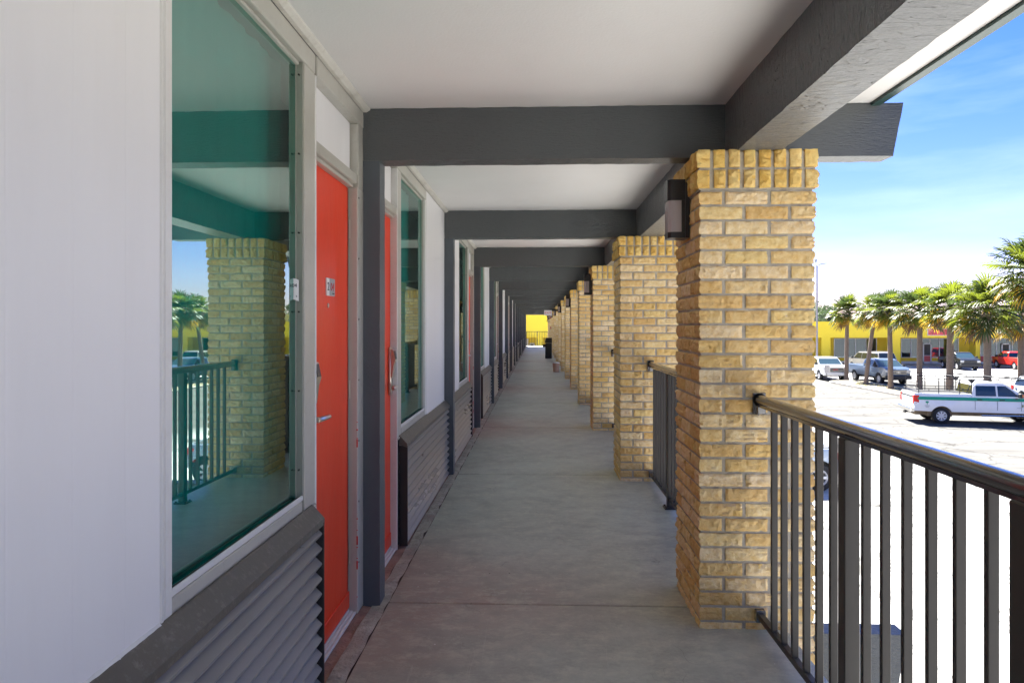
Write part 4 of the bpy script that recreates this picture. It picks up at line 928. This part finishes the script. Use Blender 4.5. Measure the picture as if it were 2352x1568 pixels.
TRIM = pm('black_plastic_trim', (0.015, 0.015, 0.016), 0.55); TAIL = pm('red_tail_lamp', (0.62, 0.01, 0.01), 0.12); HEAD = pm('headlamp_glass', (0.55, 0.57, 0.60), 0.08, 0.05, metal=0.5); SEAM = pm('door_seam_shadow_gap', (0.03, 0.03, 0.035), 0.7)
GREEN = pm('green_stripe_vinyl', (0.0, 0.27, 0.16), 0.4); RUST = pm('muddy_underside', (0.24, 0.18, 0.115), 0.9, 0.3); ORANGE = pm('amber_lens', (0.55, 0.17, 0.04), 0.3)

def vehicle(name, label, cat, pos, heading, kind, body_mat, W=2.0, zb=0.50, belt=1.10, roof=1.90, xr=-1.25, xf=4.85, wb_=3.7, wr=0.40, hood=1.12, bedtop=None, cab=(1.35, 3.75), screen=0.72, rearslope=0.12, glass=None, extras=(), group='vehicles parked on the lot', rimspokes=5, track=None):
    """x forward, rear axle at x=0; pos is the ground point under the rear axle centre"""
    root = empty(name, (pos[0], pos[1], GZ + 0.002), heading, label=label, cat=cat, group=group)
    glass = glass or CARGL; h = W/2; arch = wr + 0.085
    def yat(z):  # tumblehome of the body side
        f = (z - zb) / max(0.01, belt - zb); return h - 0.075 * abs(f - 0.45)**2 * 2.2
    def side_poly(top):
        pts = [(xr, zb + 0.02)]
        for cx in (0.0, wb_):
            a0 = math.acos(min(1, (zb - wr) / arch)) if zb > wr else math.pi/2
            n = 12
            for i in range(n + 1):
                a = math.pi/2 + a0 - 2*a0*i/n; pts.append((cx + arch*math.cos(a), wr + arch*math.sin(a)))
        return pts + [(xf - 0.12, zb - 0.02), (xf, zb + 0.22)] + top
    btop = bedtop or belt
    if kind == 'pickup':
        top = [(xf - 0.02, hood - 0.16), (xf - 0.22, hood - 0.02), (cab[1] + 0.1, hood + 0.05), (cab[1] - 0.05, belt), (cab[0], belt), (cab[0], btop), (xr + 0.02, btop), (xr - 0.02, btop - 0.25)]
    else:
        top = [(xf - 0.02, hood - 0.16), (xf - 0.22, hood - 0.02), (cab[1] + 0.1, hood + 0.05), (cab[1] - 0.05, belt), (cab[0], belt), (xr + 0.05, belt), (xr - 0.02, belt - 0.3)]
    poly = side_poly(top); n = len(poly)
    bm = bmesh.new(); vs = []
    for sg in (-1, 1):
        vs.append([bm.verts.new((p[0], sg * (yat(p[1]) - (0.10 if p[0] > xf - 0.15 else 0.0)), p[1])) for p in poly])
    bm.faces.new(vs[0]); bm.faces.new(list(reversed(vs[1])))
    for i in range(n):
        j = (i+1) % n; bm.faces.new((vs[0][j], vs[0][i], vs[1][i], vs[1][j]))
    bmesh.ops.recalc_face_normals(bm, faces=bm.faces)
    ed = [e for e in bm.edges if abs(e.verts[0].co.y - e.verts[1].co.y) < 0.2 and min(e.verts[0].co.z, e.verts[1].co.z) > belt - 0.35]
    bmesh.ops.bevel(bm, geom=ed, offset=0.045, segments=3, affect='EDGES', profile=0.6)
    bmesh.ops.triangulate(bm, faces=[f for f in bm.faces if len(f.verts) > 4])
    B = MB(); B.addbm(bm); body = B.build('body', body_mat, root, 35)
    # cabin
    c0, c1 = cab; zt = roof; iy = 0.20
    prof = [(c0, belt - 0.02), (c0 + rearslope, zt - 0.10), (c0 + rearslope + 0.12, zt - 0.01), ((c0+c1)/2, zt), (c1 - screen - 0.12, zt - 0.03), (c1 - screen, zt - 0.09), (c1, belt - 0.02)]
    def cy(z): f = (z - belt) / (zt - belt); return (h - 0.045) - (iy - 0.045) * max(0, f)**1.25
    bm = bmesh.new(); rows = []
    for sg in (-1, 1): rows.append([bm.verts.new((p[0], sg*cy(p[1]), p[1])) for p in prof])
    bm.faces.new(rows[0]); bm.faces.new(list(reversed(rows[1])))
    for i in range(len(prof)):
        j = (i+1) % len(prof); bm.faces.new((rows[0][j], rows[0][i], rows[1][i], rows[1][j]))
    bmesh.ops.recalc_face_normals(bm, faces=bm.faces)
    ed = [e for e in bm.edges if min(e.verts[0].co.z, e.verts[1].co.z) > zt - 0.2 and abs(e.verts[0].co.y - e.verts[1].co.y) < 0.2]
    bmesh.ops.bevel(bm, geom=ed, offset=0.05, segments=3, affect='EDGES')
    bmesh.ops.triangulate(bm, faces=[f for f in bm.faces if len(f.verts) > 4])
    B = MB(); B.addbm(bm); cabn = B.build('cabin', body_mat, root, 40)
    # side windows
    def xfront(z): f = (z - belt) / (zt - 0.09 - belt); return c1 - screen * f
    def xrear(z): f = (z - belt) / (zt - 0.10 - belt); return c0 + rearslope * f
    z0, z1 = belt + 0.04, zt - 0.14; L0 = xrear(z0) + 0.12; L1 = xfront(z0) - 0.20
    nwin = 2 if kind == 'pickup' else 3; span = (L1 - L0)
    for sg in (-1, 1):
        for i in range(nwin):
            a0 = L0 + span*i/nwin + 0.04; a1 = L0 + span*(i+1)/nwin - 0.04
            t0, t1 = a0, a1
            if i == nwin - 1: t1 = min(a1, xfront(z1) - 0.10)
            if i == 0: t0 = max(a0, xrear(z1) + 0.10)
            zm = (z0 + z1)/2
            m = MB(); P_ = [(a0, z0), (a1, z0), ((a1 + t1)/2 + (0.03 if i == nwin-1 else 0), zm), (t1, z1), (t0, z1), ((a0+t0)/2, zm)]
            m.quad([(x, sg*(cy(z) + 0.006), z) for x, z in P_][::sg]); 
            m.quad([(x, sg*(cy(z) - 0.004), z) for x, z in P_][::-sg])
            m.build('side_window', glass, cabn)
        m = MB()
        for i in range(nwin + 1):
            x = L0 - 0.0 + span*i/nwin
            if i == nwin: x += 0.05
            zz = [zb + 0.12, (zb + belt)/2, belt - 0.02]
            for q in range(2):
                y_a, y_b = sg*(yat(zz[q]) + 0.002), sg*(yat(zz[q+1]) + 0.002)
                m.quad([(x - 0.007, y_a, zz[q]), (x + 0.007, y_a, zz[q]), (x + 0.007, y_b, zz[q+1]), (x - 0.007, y_b, zz[q+1])][::-sg])
        m.build('door_seam', SEAM, body)
        for i in range(nwin if kind == 'pickup' else 2):
            x = L0 + span*i/nwin + 0.08; yy = yat(belt - 0.12); m = MB(); m.cbox(x, x + 0.20, min(sg*yy, sg*(yy+0.03)), max(sg*yy, sg*(yy+0.03)), belt - 0.14, belt - 0.10, 0.006); m.build('door_handle', TRIM if body_mat is P_white else CHROME, root)
        xm = L1 + 0.02; m = MB(); m.cbox(xm - 0.10, xm + 0.06, min(sg*(h - 0.04), sg*(h + 0.20)), max(sg*(h - 0.04), sg*(h + 0.20)), belt + 0.0, belt + 0.20, 0.03); m.build('wing_mirror', TRIM, root)
    # screens
    y0_, y1_ = cy(belt + 0.05) - 0.07, cy(zt - 0.12) - 0.05
    def scr(xfun, sgn, nm, gl):
        za, zc = belt + 0.04, zt - 0.12; o = 0.008*sgn
        m = MB(); pts = [(xfun(za) + o, -y0_, za), (xfun(za) + o, y0_, za), (xfun(zc) + o, y1_, zc), (xfun(zc) + o, -y1_, zc)]
        m.quad(pts if sgn > 0 else pts[::-1]); m.build(nm, gl, cabn)
    scr(xfront, 1, 'windscreen', CARGL2); scr(xrear, -1, 'rear_window', glass)
    # wheels
    for ax in (0.0, wb_):
        for sg in (-1, 1):
            w_ = empty('wheel', (ax, sg*(h - 0.16), wr), 0, root)
            t = MB(); t.lathe([(wr*0.60, -0.12), (wr*0.80, -0.135), (wr*0.95, -0.125), (wr, -0.09), (wr, 0.09), (wr*0.95, 0.125), (wr*0.80, 0.135), (wr*0.60, 0.12)], axis='y', n=28, cap=False)
            t.build('tyre', TYRE, w_, 35)
            r_ = MB(); r_.lathe([(wr*0.60, -sg*0.05), (wr*0.61, sg*0.118), (wr*0.57, sg*0.122), (wr*0.53, sg*0.07)], axis='y', n=28)
            for q in range(rimspokes):
                a = 2*math.pi*q/rimspokes; ca, sa = math.cos(a), math.sin(a)
                pts = [(wr*0.12*ca - wr*0.07*sa, wr*0.12*sa + wr*0.07*ca), (wr*0.12*ca + wr*0.07*sa, wr*0.12*sa - wr*0.07*ca), (wr*0.55*ca + wr*0.10*sa, wr*0.55*sa - wr*0.10*ca), (wr*0.55*ca - wr*0.10*sa, wr*0.55*sa + wr*0.10*ca)]
                r_.prism(pts, 'y', sg*0.075, sg*0.108, 0)
            r_.lathe([(wr*0.18, sg*0.07), (wr*0.16, sg*0.118)], axis='y', n=12)
            r_.build('rim', RIM, w_, 35); hb_ = MB(); hb_.lathe([(wr*0.52, sg*0.0705), (wr*0.51, sg*0.0725)], axis='y', n=24); hb_.build('brake_disc', TRIM, w_)
            l_ = MB(); yy0, yy1 = (-0.14, 0.10) if sg > 0 else (-0.10, 0.14)
    # dark arch liners and chassis
    m = MB(); m.box(xr + 0.15, xf - 0.25, -h + 0.40, h - 0.40, 0.36, zb + 0.30); m.box(-0.5, 0.5, -h + 0.29, h - 0.29, 0.32, 0.9); m.box(wb_-0.5, wb_+0.5, -h+0.29, h-0.29, 0.32, 0.9)
    m.build('chassis', RUST if body_mat is P_white else TRIM, root)
    # lamps, grille, bumpers
    for sg in (-1, 1):
        a, c_ = sorted((sg*(h - 0.06), sg*(h - 0.36))); m = MB(); m.cbox(xf - 0.10, xf + 0.015, a, c_, hood - 0.36, hood - 0.17, 0.015); m.build('headlight', HEAD, root)
        a, c_ = sorted((sg*(h - 0.20), sg*(h - 0.025))); m = MB(); m.cbox(xr - 0.035, xr + 0.20, a, c_, btop - 0.48 if kind == 'pickup' else belt - 0.35, btop - 0.10 if kind == 'pickup' else belt - 0.02, 0.012); m.build('tail_light', TAIL, root)
    m = MB(); m.cbox(xf - 0.05, xf + 0.02, -h + 0.38, h - 0.38, hood - 0.52, hood - 0.16, 0.01, 0)
    for q in range(3): m.box(xf + 0.02, xf + 0.032, -h + 0.40, h - 0.40, hood - 0.46 + 0.11*q, hood - 0.43 + 0.11*q, 1)
    if 'gmc' in extras: m.text('GMC', 0.19, Matrix.Translation((xf + 0.036, 0, hood - 0.34)) @ rot, 2, 0.004)
    if 'bow' in extras:
        m.prism([(-0.17, hood-0.37), (-0.04, hood-0.37), (-0.04, hood-0.39), (0.06, hood-0.39), (0.06, hood-0.37), (0.17, hood-0.37), (0.13, hood-0.31), (0.04, hood-0.31), (0.04, hood-0.29), (-0.06, hood-0.29), (-0.06, hood-0.31), (-0.21, hood-0.31)], 'x', xf + 0.033, xf + 0.045, 1)
    m.build('grille', [TRIM, CHROME if 'blackout' not in extras else TRIM, M['redink']], root)
    m = MB(); m.cbox(xf - 0.08, xf + 0.10, -h + 0.03, h - 0.03, 0.42, zb + 0.14, 0.03); m.build('front_bumper', CHROME if 'chromebumper' in extras else (body_mat if 'gmc' in extras else TRIM), root)
    m = MB(); m.cbox(xr - 0.16, xr + 0.03, -h + 0.03, h - 0.03, 0.50, 0.70, 0.025); m.build('rear_bumper', CHROME if kind == 'pickup' else body_mat, root)
    if kind == 'pickup':
        m = MB(); m.box(xr + 0.10, c0 - 0.05, -h + 0.16, h - 0.16, btop - 0.01, btop + 0.012); m.build('bed_cover', TRIM if 'cover' not in extras else body_mat, root)
        m = MB(); m.box(xr - 0.0285, xr - 0.018, -h + 0.24, h - 0.24, btop - 0.20, btop - 0.14); m.build('tailgate_handle', TRIM, root)
    else:
        m = MB(); m.box(xr - 0.03, xr - 0.018, -0.26, 0.26, belt - 0.30, belt - 0.16); m.build('number_plate', M['white'], root)
        for sg in (-1, 1):
            m = MB(); yy = sg*(cy(roof) - 0.06); m.tube([(c0 + 0.5, yy, roof + 0.01), (c0 + 0.6, yy, roof + 0.06), (c1 - screen - 0.4, yy, roof + 0.05), (c1 - screen - 0.3, yy, roof)], 0.016, 6); m.build('roof_rail', TRIM, root)
    return root, dict(h=h, yat=yat, cy=cy)

def heading_deg(a): return R(a)
def place(u, t): return ur(u, t)
# white utility truck: right side faces the walkway
hd = R(-11.9); fwd = Vector((math.cos(hd), math.sin(hd))); rgt = Vector((math.sin(hd), -math.cos(hd)))
pw = Vector(ur(2160.5, 31.1)) ; pa = pw - rgt * 0.84
truck, G = vehicle('utility_truck', 'white crew cab utility truck with green side stripe and black ladder rack', 'truck', (pa.x, pa.y), hd, 'pickup', P_white, W=2.03, zb=0.56, belt=1.26, roof=1.89, xr=-1.12, xf=4.75, wb_=3.78, wr=0.365, hood=1.24, bedtop=1.38, cab=(1.20, 3.34), screen=0.74, rearslope=0.10, rimspokes=8, extras=('chromebumper',))
h = G['h']
for sg in (-1, 1):
    m = MB(); n = 10
    for (za, zc, mm) in ((1.1, 1.2, 0),):
        xs_ = [-0.98 + (4.55 + 0.98)*i/n for i in range(n+1)]
        for i in range(n):
            q = []
            for (x, z) in ((xs_[i], 1.085), (xs_[i+1], 1.085), (xs_[i+1], 1.225), (xs_[i], 1.225)): q.append((x, sg*(G['yat'](z) + 0.009), z))
            if mm == 0: m.quad(q[::-sg])
    m.build('green_stripe', GREEN, truck)
    y_ = sg*(G['yat'](0.95) + 0.004)
    m = MB(); m.lathe([(0.10, min(y_, y_ + sg*0.002)), (0.10, max(y_, y_ + sg*0.002))], (-0.62, 0, 0.0), 'y', 12) if False else None
    def blob(cx, cz, rx, rz, mat_i, nn=10): m.quad([(cx + rx*math.cos(2*math.pi*i/nn), sg*(G['yat'](cz) + 0.0045), cz + rz*math.sin(2*math.pi*i/nn)) for i in range(nn)][::-sg], mat_i)
    blob(-0.60, 0.98, 0.07, 0.045, 0); m.quad([(-0.612, y_, 0.86), (-0.588, y_, 0.86), (-0.588, y_, 0.96), (-0.612, y_, 0.96)][::-sg], 0)
    for r_, (a, b2) in enumerate(((-0.71, -0.49), (-0.69, -0.51), (-0.66, -0.54))): m.quad([(a, y_, 0.82 - 0.04*r_), (b2, y_, 0.82 - 0.04*r_), (b2, y_, 0.838 - 0.04*r_), (a, y_, 0.838 - 0.04*r_)][::-sg], 1)
    blob(2.95, 1.16, 0.07, 0.075, 2); blob(2.84, 1.16, 0.035, 0.045, 2); blob(3.06, 1.16, 0.035, 0.045, 2)
    blob(3.18, 0.90, 0.03, 0.07, 3); m.quad([(2.95, y_, 0.80), (3.15, y_, 0.80), (3.15, y_, 0.815), (2.95, y_, 0.815)][::-sg], 1)
    m.build('door_emblem', [GREEN, pm('grey_lettering', (0.35, 0.36, 0.38), 0.6), pm('dark_badge', (0.04, 0.06, 0.05), 0.5), pm('olive_badge', (0.22, 0.22, 0.08), 0.5)], truck)
    m = MB(); m.tube([(1.55, sg*(h + 0.06), 0.44), (3.2, sg*(h + 0.06), 0.46)], 0.035, 8); m.build('step_bar', CHROME, truck, 40)
m = MB(); yk = -(h + 0.205); m.cbox(3.08, 3.14, yk, yk + 0.03, 1.28, 1.42, 0.004); m.build('mirror_lens', ORANGE, truck)
m = MB()
for (yy, zz, ry, rz, mi) in ((0.62, 1.13, 0.05, 0.06, 0), (0.0, 1.02, 0.09, 0.03, 1), (-0.35, 1.08, 0.04, 0.08, 2)):
    m.quad([(-1.146, yy + ry*math.cos(2*math.pi*i/10), zz + rz*math.sin(2*math.pi*i/10)) for i in range(10)][::-1], mi)
m.build('tailgate_badge', [pm('grey_seal', (0.3, 0.33, 0.3), 0.6), pm('gold_badge', (0.5, 0.33, 0.05), 0.4), GREEN], truck)
m = MB(); m.box(-1.24, -1.02, -0.06, 0.06, 0.40, 0.50); m.box(-1.27, -1.22, -0.12, 0.12, 0.38, 0.46); m.build('tow_hitch', TRIM, truck)
rk = MB(); T = 0.016
def bar(a, b_, r=T): rk.tube([a, b_], r, 5)
for sg in (-1, 1):
    y_ = sg*(h - 0.10)
    for x in (-0.92, -0.10, 0.75): bar((x, y_, 1.38), (x, y_, 2.06), 0.020)
    bar((1.22, y_, 1.38), (1.22, y_, 2.06), 0.020)
    bar((-0.92, y_, 2.20), (1.6, y_, 2.16)); bar((-0.92, y_, 2.04), (1.6, y_, 2.02)); bar((1.6, y_, 2.16), (3.9, y_*0.93, 2.03)); bar((1.6, y_, 2.02), (3.9, y_*0.93, 2.01))
    bar((-0.92, y_, 1.58), (1.22, y_, 1.56)); bar((-0.92, y_, 1.48), (1.22, y_, 1.47), 0.012)
    for x in (-0.5, 0.35): bar((x, y_, 1.47), (x, y_, 1.57), 0.012); bar((x, y_, 2.03), (x, y_, 2.19), 0.012)
    for x in (1.3, 1.8, 2.3, 2.8): bar((x, y_*0.98, 2.01), (x, y_*0.98, 2.16 - 0.056*max(0, x - 1.6)), 0.012)
    rk.prism([(1.06, 2.02), (1.38, 2.02), (1.25, 1.86), (1.19, 1.86)], 'y', y_ - 0.01, y_ + 0.01)
for x, z in ((-0.92, 2.20), (0.5, 2.17), (1.22, 2.16), (2.3, 2.12), (3.1, 2.07), (3.9, 2.02), (-0.92, 1.8), (-0.92, 1.58)): bar((x, -h*0.93 + 0.02, z), (x, h*0.93 - 0.02, z))
rk.build('ladder_rack', TRIM, truck)

x_, y_ = ur(1995, 55.4)
def rear_axle(uf, tf, dist, hdg, side_off):
    """front wheel seen at photo column uf, depth tf; returns the rear axle centre"""
    f = Vector((math.cos(hdg), math.sin(hdg))); r = Vector((math.sin(hdg), -math.cos(hdg)))
    p = Vector(ur(uf, tf)) - r * side_off - f * dist
    return (p.x, p.y)
hb = R(-88)
vehicle('pickup_truck', 'blue grey metallic pickup parked nose out behind the palm trunks', 'pickup', rear_axle(2021.5, 52.6, 3.75, hb, 0.86), hb, 'pickup', P_blue, W=2.03, zb=0.55, belt=1.28, roof=1.90, xr=-1.2, xf=4.72, wb_=3.75, wr=0.41, hood=1.30, bedtop=1.33, cab=(1.30, 3.75), extras=('bow', 'cover'), rimspokes=6)
hw = R(-92)
vehicle('pickup_truck', 'white pickup facing out beside the lamp post, dark grille with red letters', 'pickup', rear_axle(1884, 56.6, 3.65, hw, 0.86), hw, 'pickup', paint('plain_white_paint', (0.75, 0.76, 0.77)), W=2.03, zb=0.52, belt=1.25, roof=1.87, xr=-1.2, xf=4.62, wb_=3.65, wr=0.39, hood=1.24, bedtop=1.30, cab=(1.30, 3.65), extras=('gmc', 'cover'), rimspokes=6)
ht_ = R(100); ps_ = ur(2022, 66.5)
vehicle('sport_utility_car', 'champagne tan suv seen from behind, beyond the blue grey pickup', 'car', (ps_[0], ps_[1]), ht_, 'suv', P_tan, W=2.0, zb=0.45, belt=1.22, roof=1.95, xr=-1.15, xf=4.1, wb_=3.0, wr=0.39, hood=1.18, cab=(-1.10, 3.0), screen=0.75, rearslope=0.25)
hk = R(-99)
vehicle('pickup_truck', 'black pickup with hood scoop parked by the yellow column', 'pickup', rear_axle(2200, 69.6, 3.4, hk, 0.80), hk, 'pickup', P_blk, W=1.90, zb=0.55, belt=1.18, roof=1.80, xr=-1.15, xf=4.30, wb_=3.4, wr=0.39, hood=1.18, bedtop=1.22, cab=(1.10, 3.35), extras=('blackout',), rimspokes=6)
hr = R(84)
pr_ = Vector(ur(2331.7, 70.1)) + Vector((math.sin(hr), -math.cos(hr))) * 0.8
vehicle('pickup_truck', 'bright red pickup seen from its rear left, at the right by the red shop wall', 'pickup', (pr_.x, pr_.y), hr, 'pickup', P_red, W=1.90, zb=0.48, belt=1.20, roof=1.80, xr=-1.1, xf=4.2, wb_=3.25, wr=0.39, hood=1.16, bedtop=1.22, cab=(1.05, 3.3), rimspokes=6)
hs = R(-93)
pj = ur(2352, 36.5)
vehicle('sport_utility_car', 'pale suv mostly cut off by the right edge beyond the utility truck', 'car', (pj[0] + 1.9, pj[1] + 1.5), hs, 'suv', paint('pale_silver_paint', (0.55, 0.58, 0.62)), W=1.9, zb=0.45, belt=1.10, roof=1.62, xr=-0.95, xf=3.6, wb_=2.75, wr=0.37, hood=1.08, cab=(-0.9, 2.7), screen=0.7, rearslope=0.25)
hn = R(180); pn = Vector(ur(1880, 18.3))
vehicle('pickup_truck', 'silver blue pickup close below the railing, mostly hidden by the largest pillar', 'pickup', (pn.x, pn.y + 0.85), hn, 'pickup', P_silver, W=1.9, zb=0.48, belt=1.12, roof=1.72, xr=-0.5, xf=3.9, wb_=3.1, wr=0.375, hood=1.08, bedtop=1.14, cab=(0.9, 3.0), rimspokes=6)
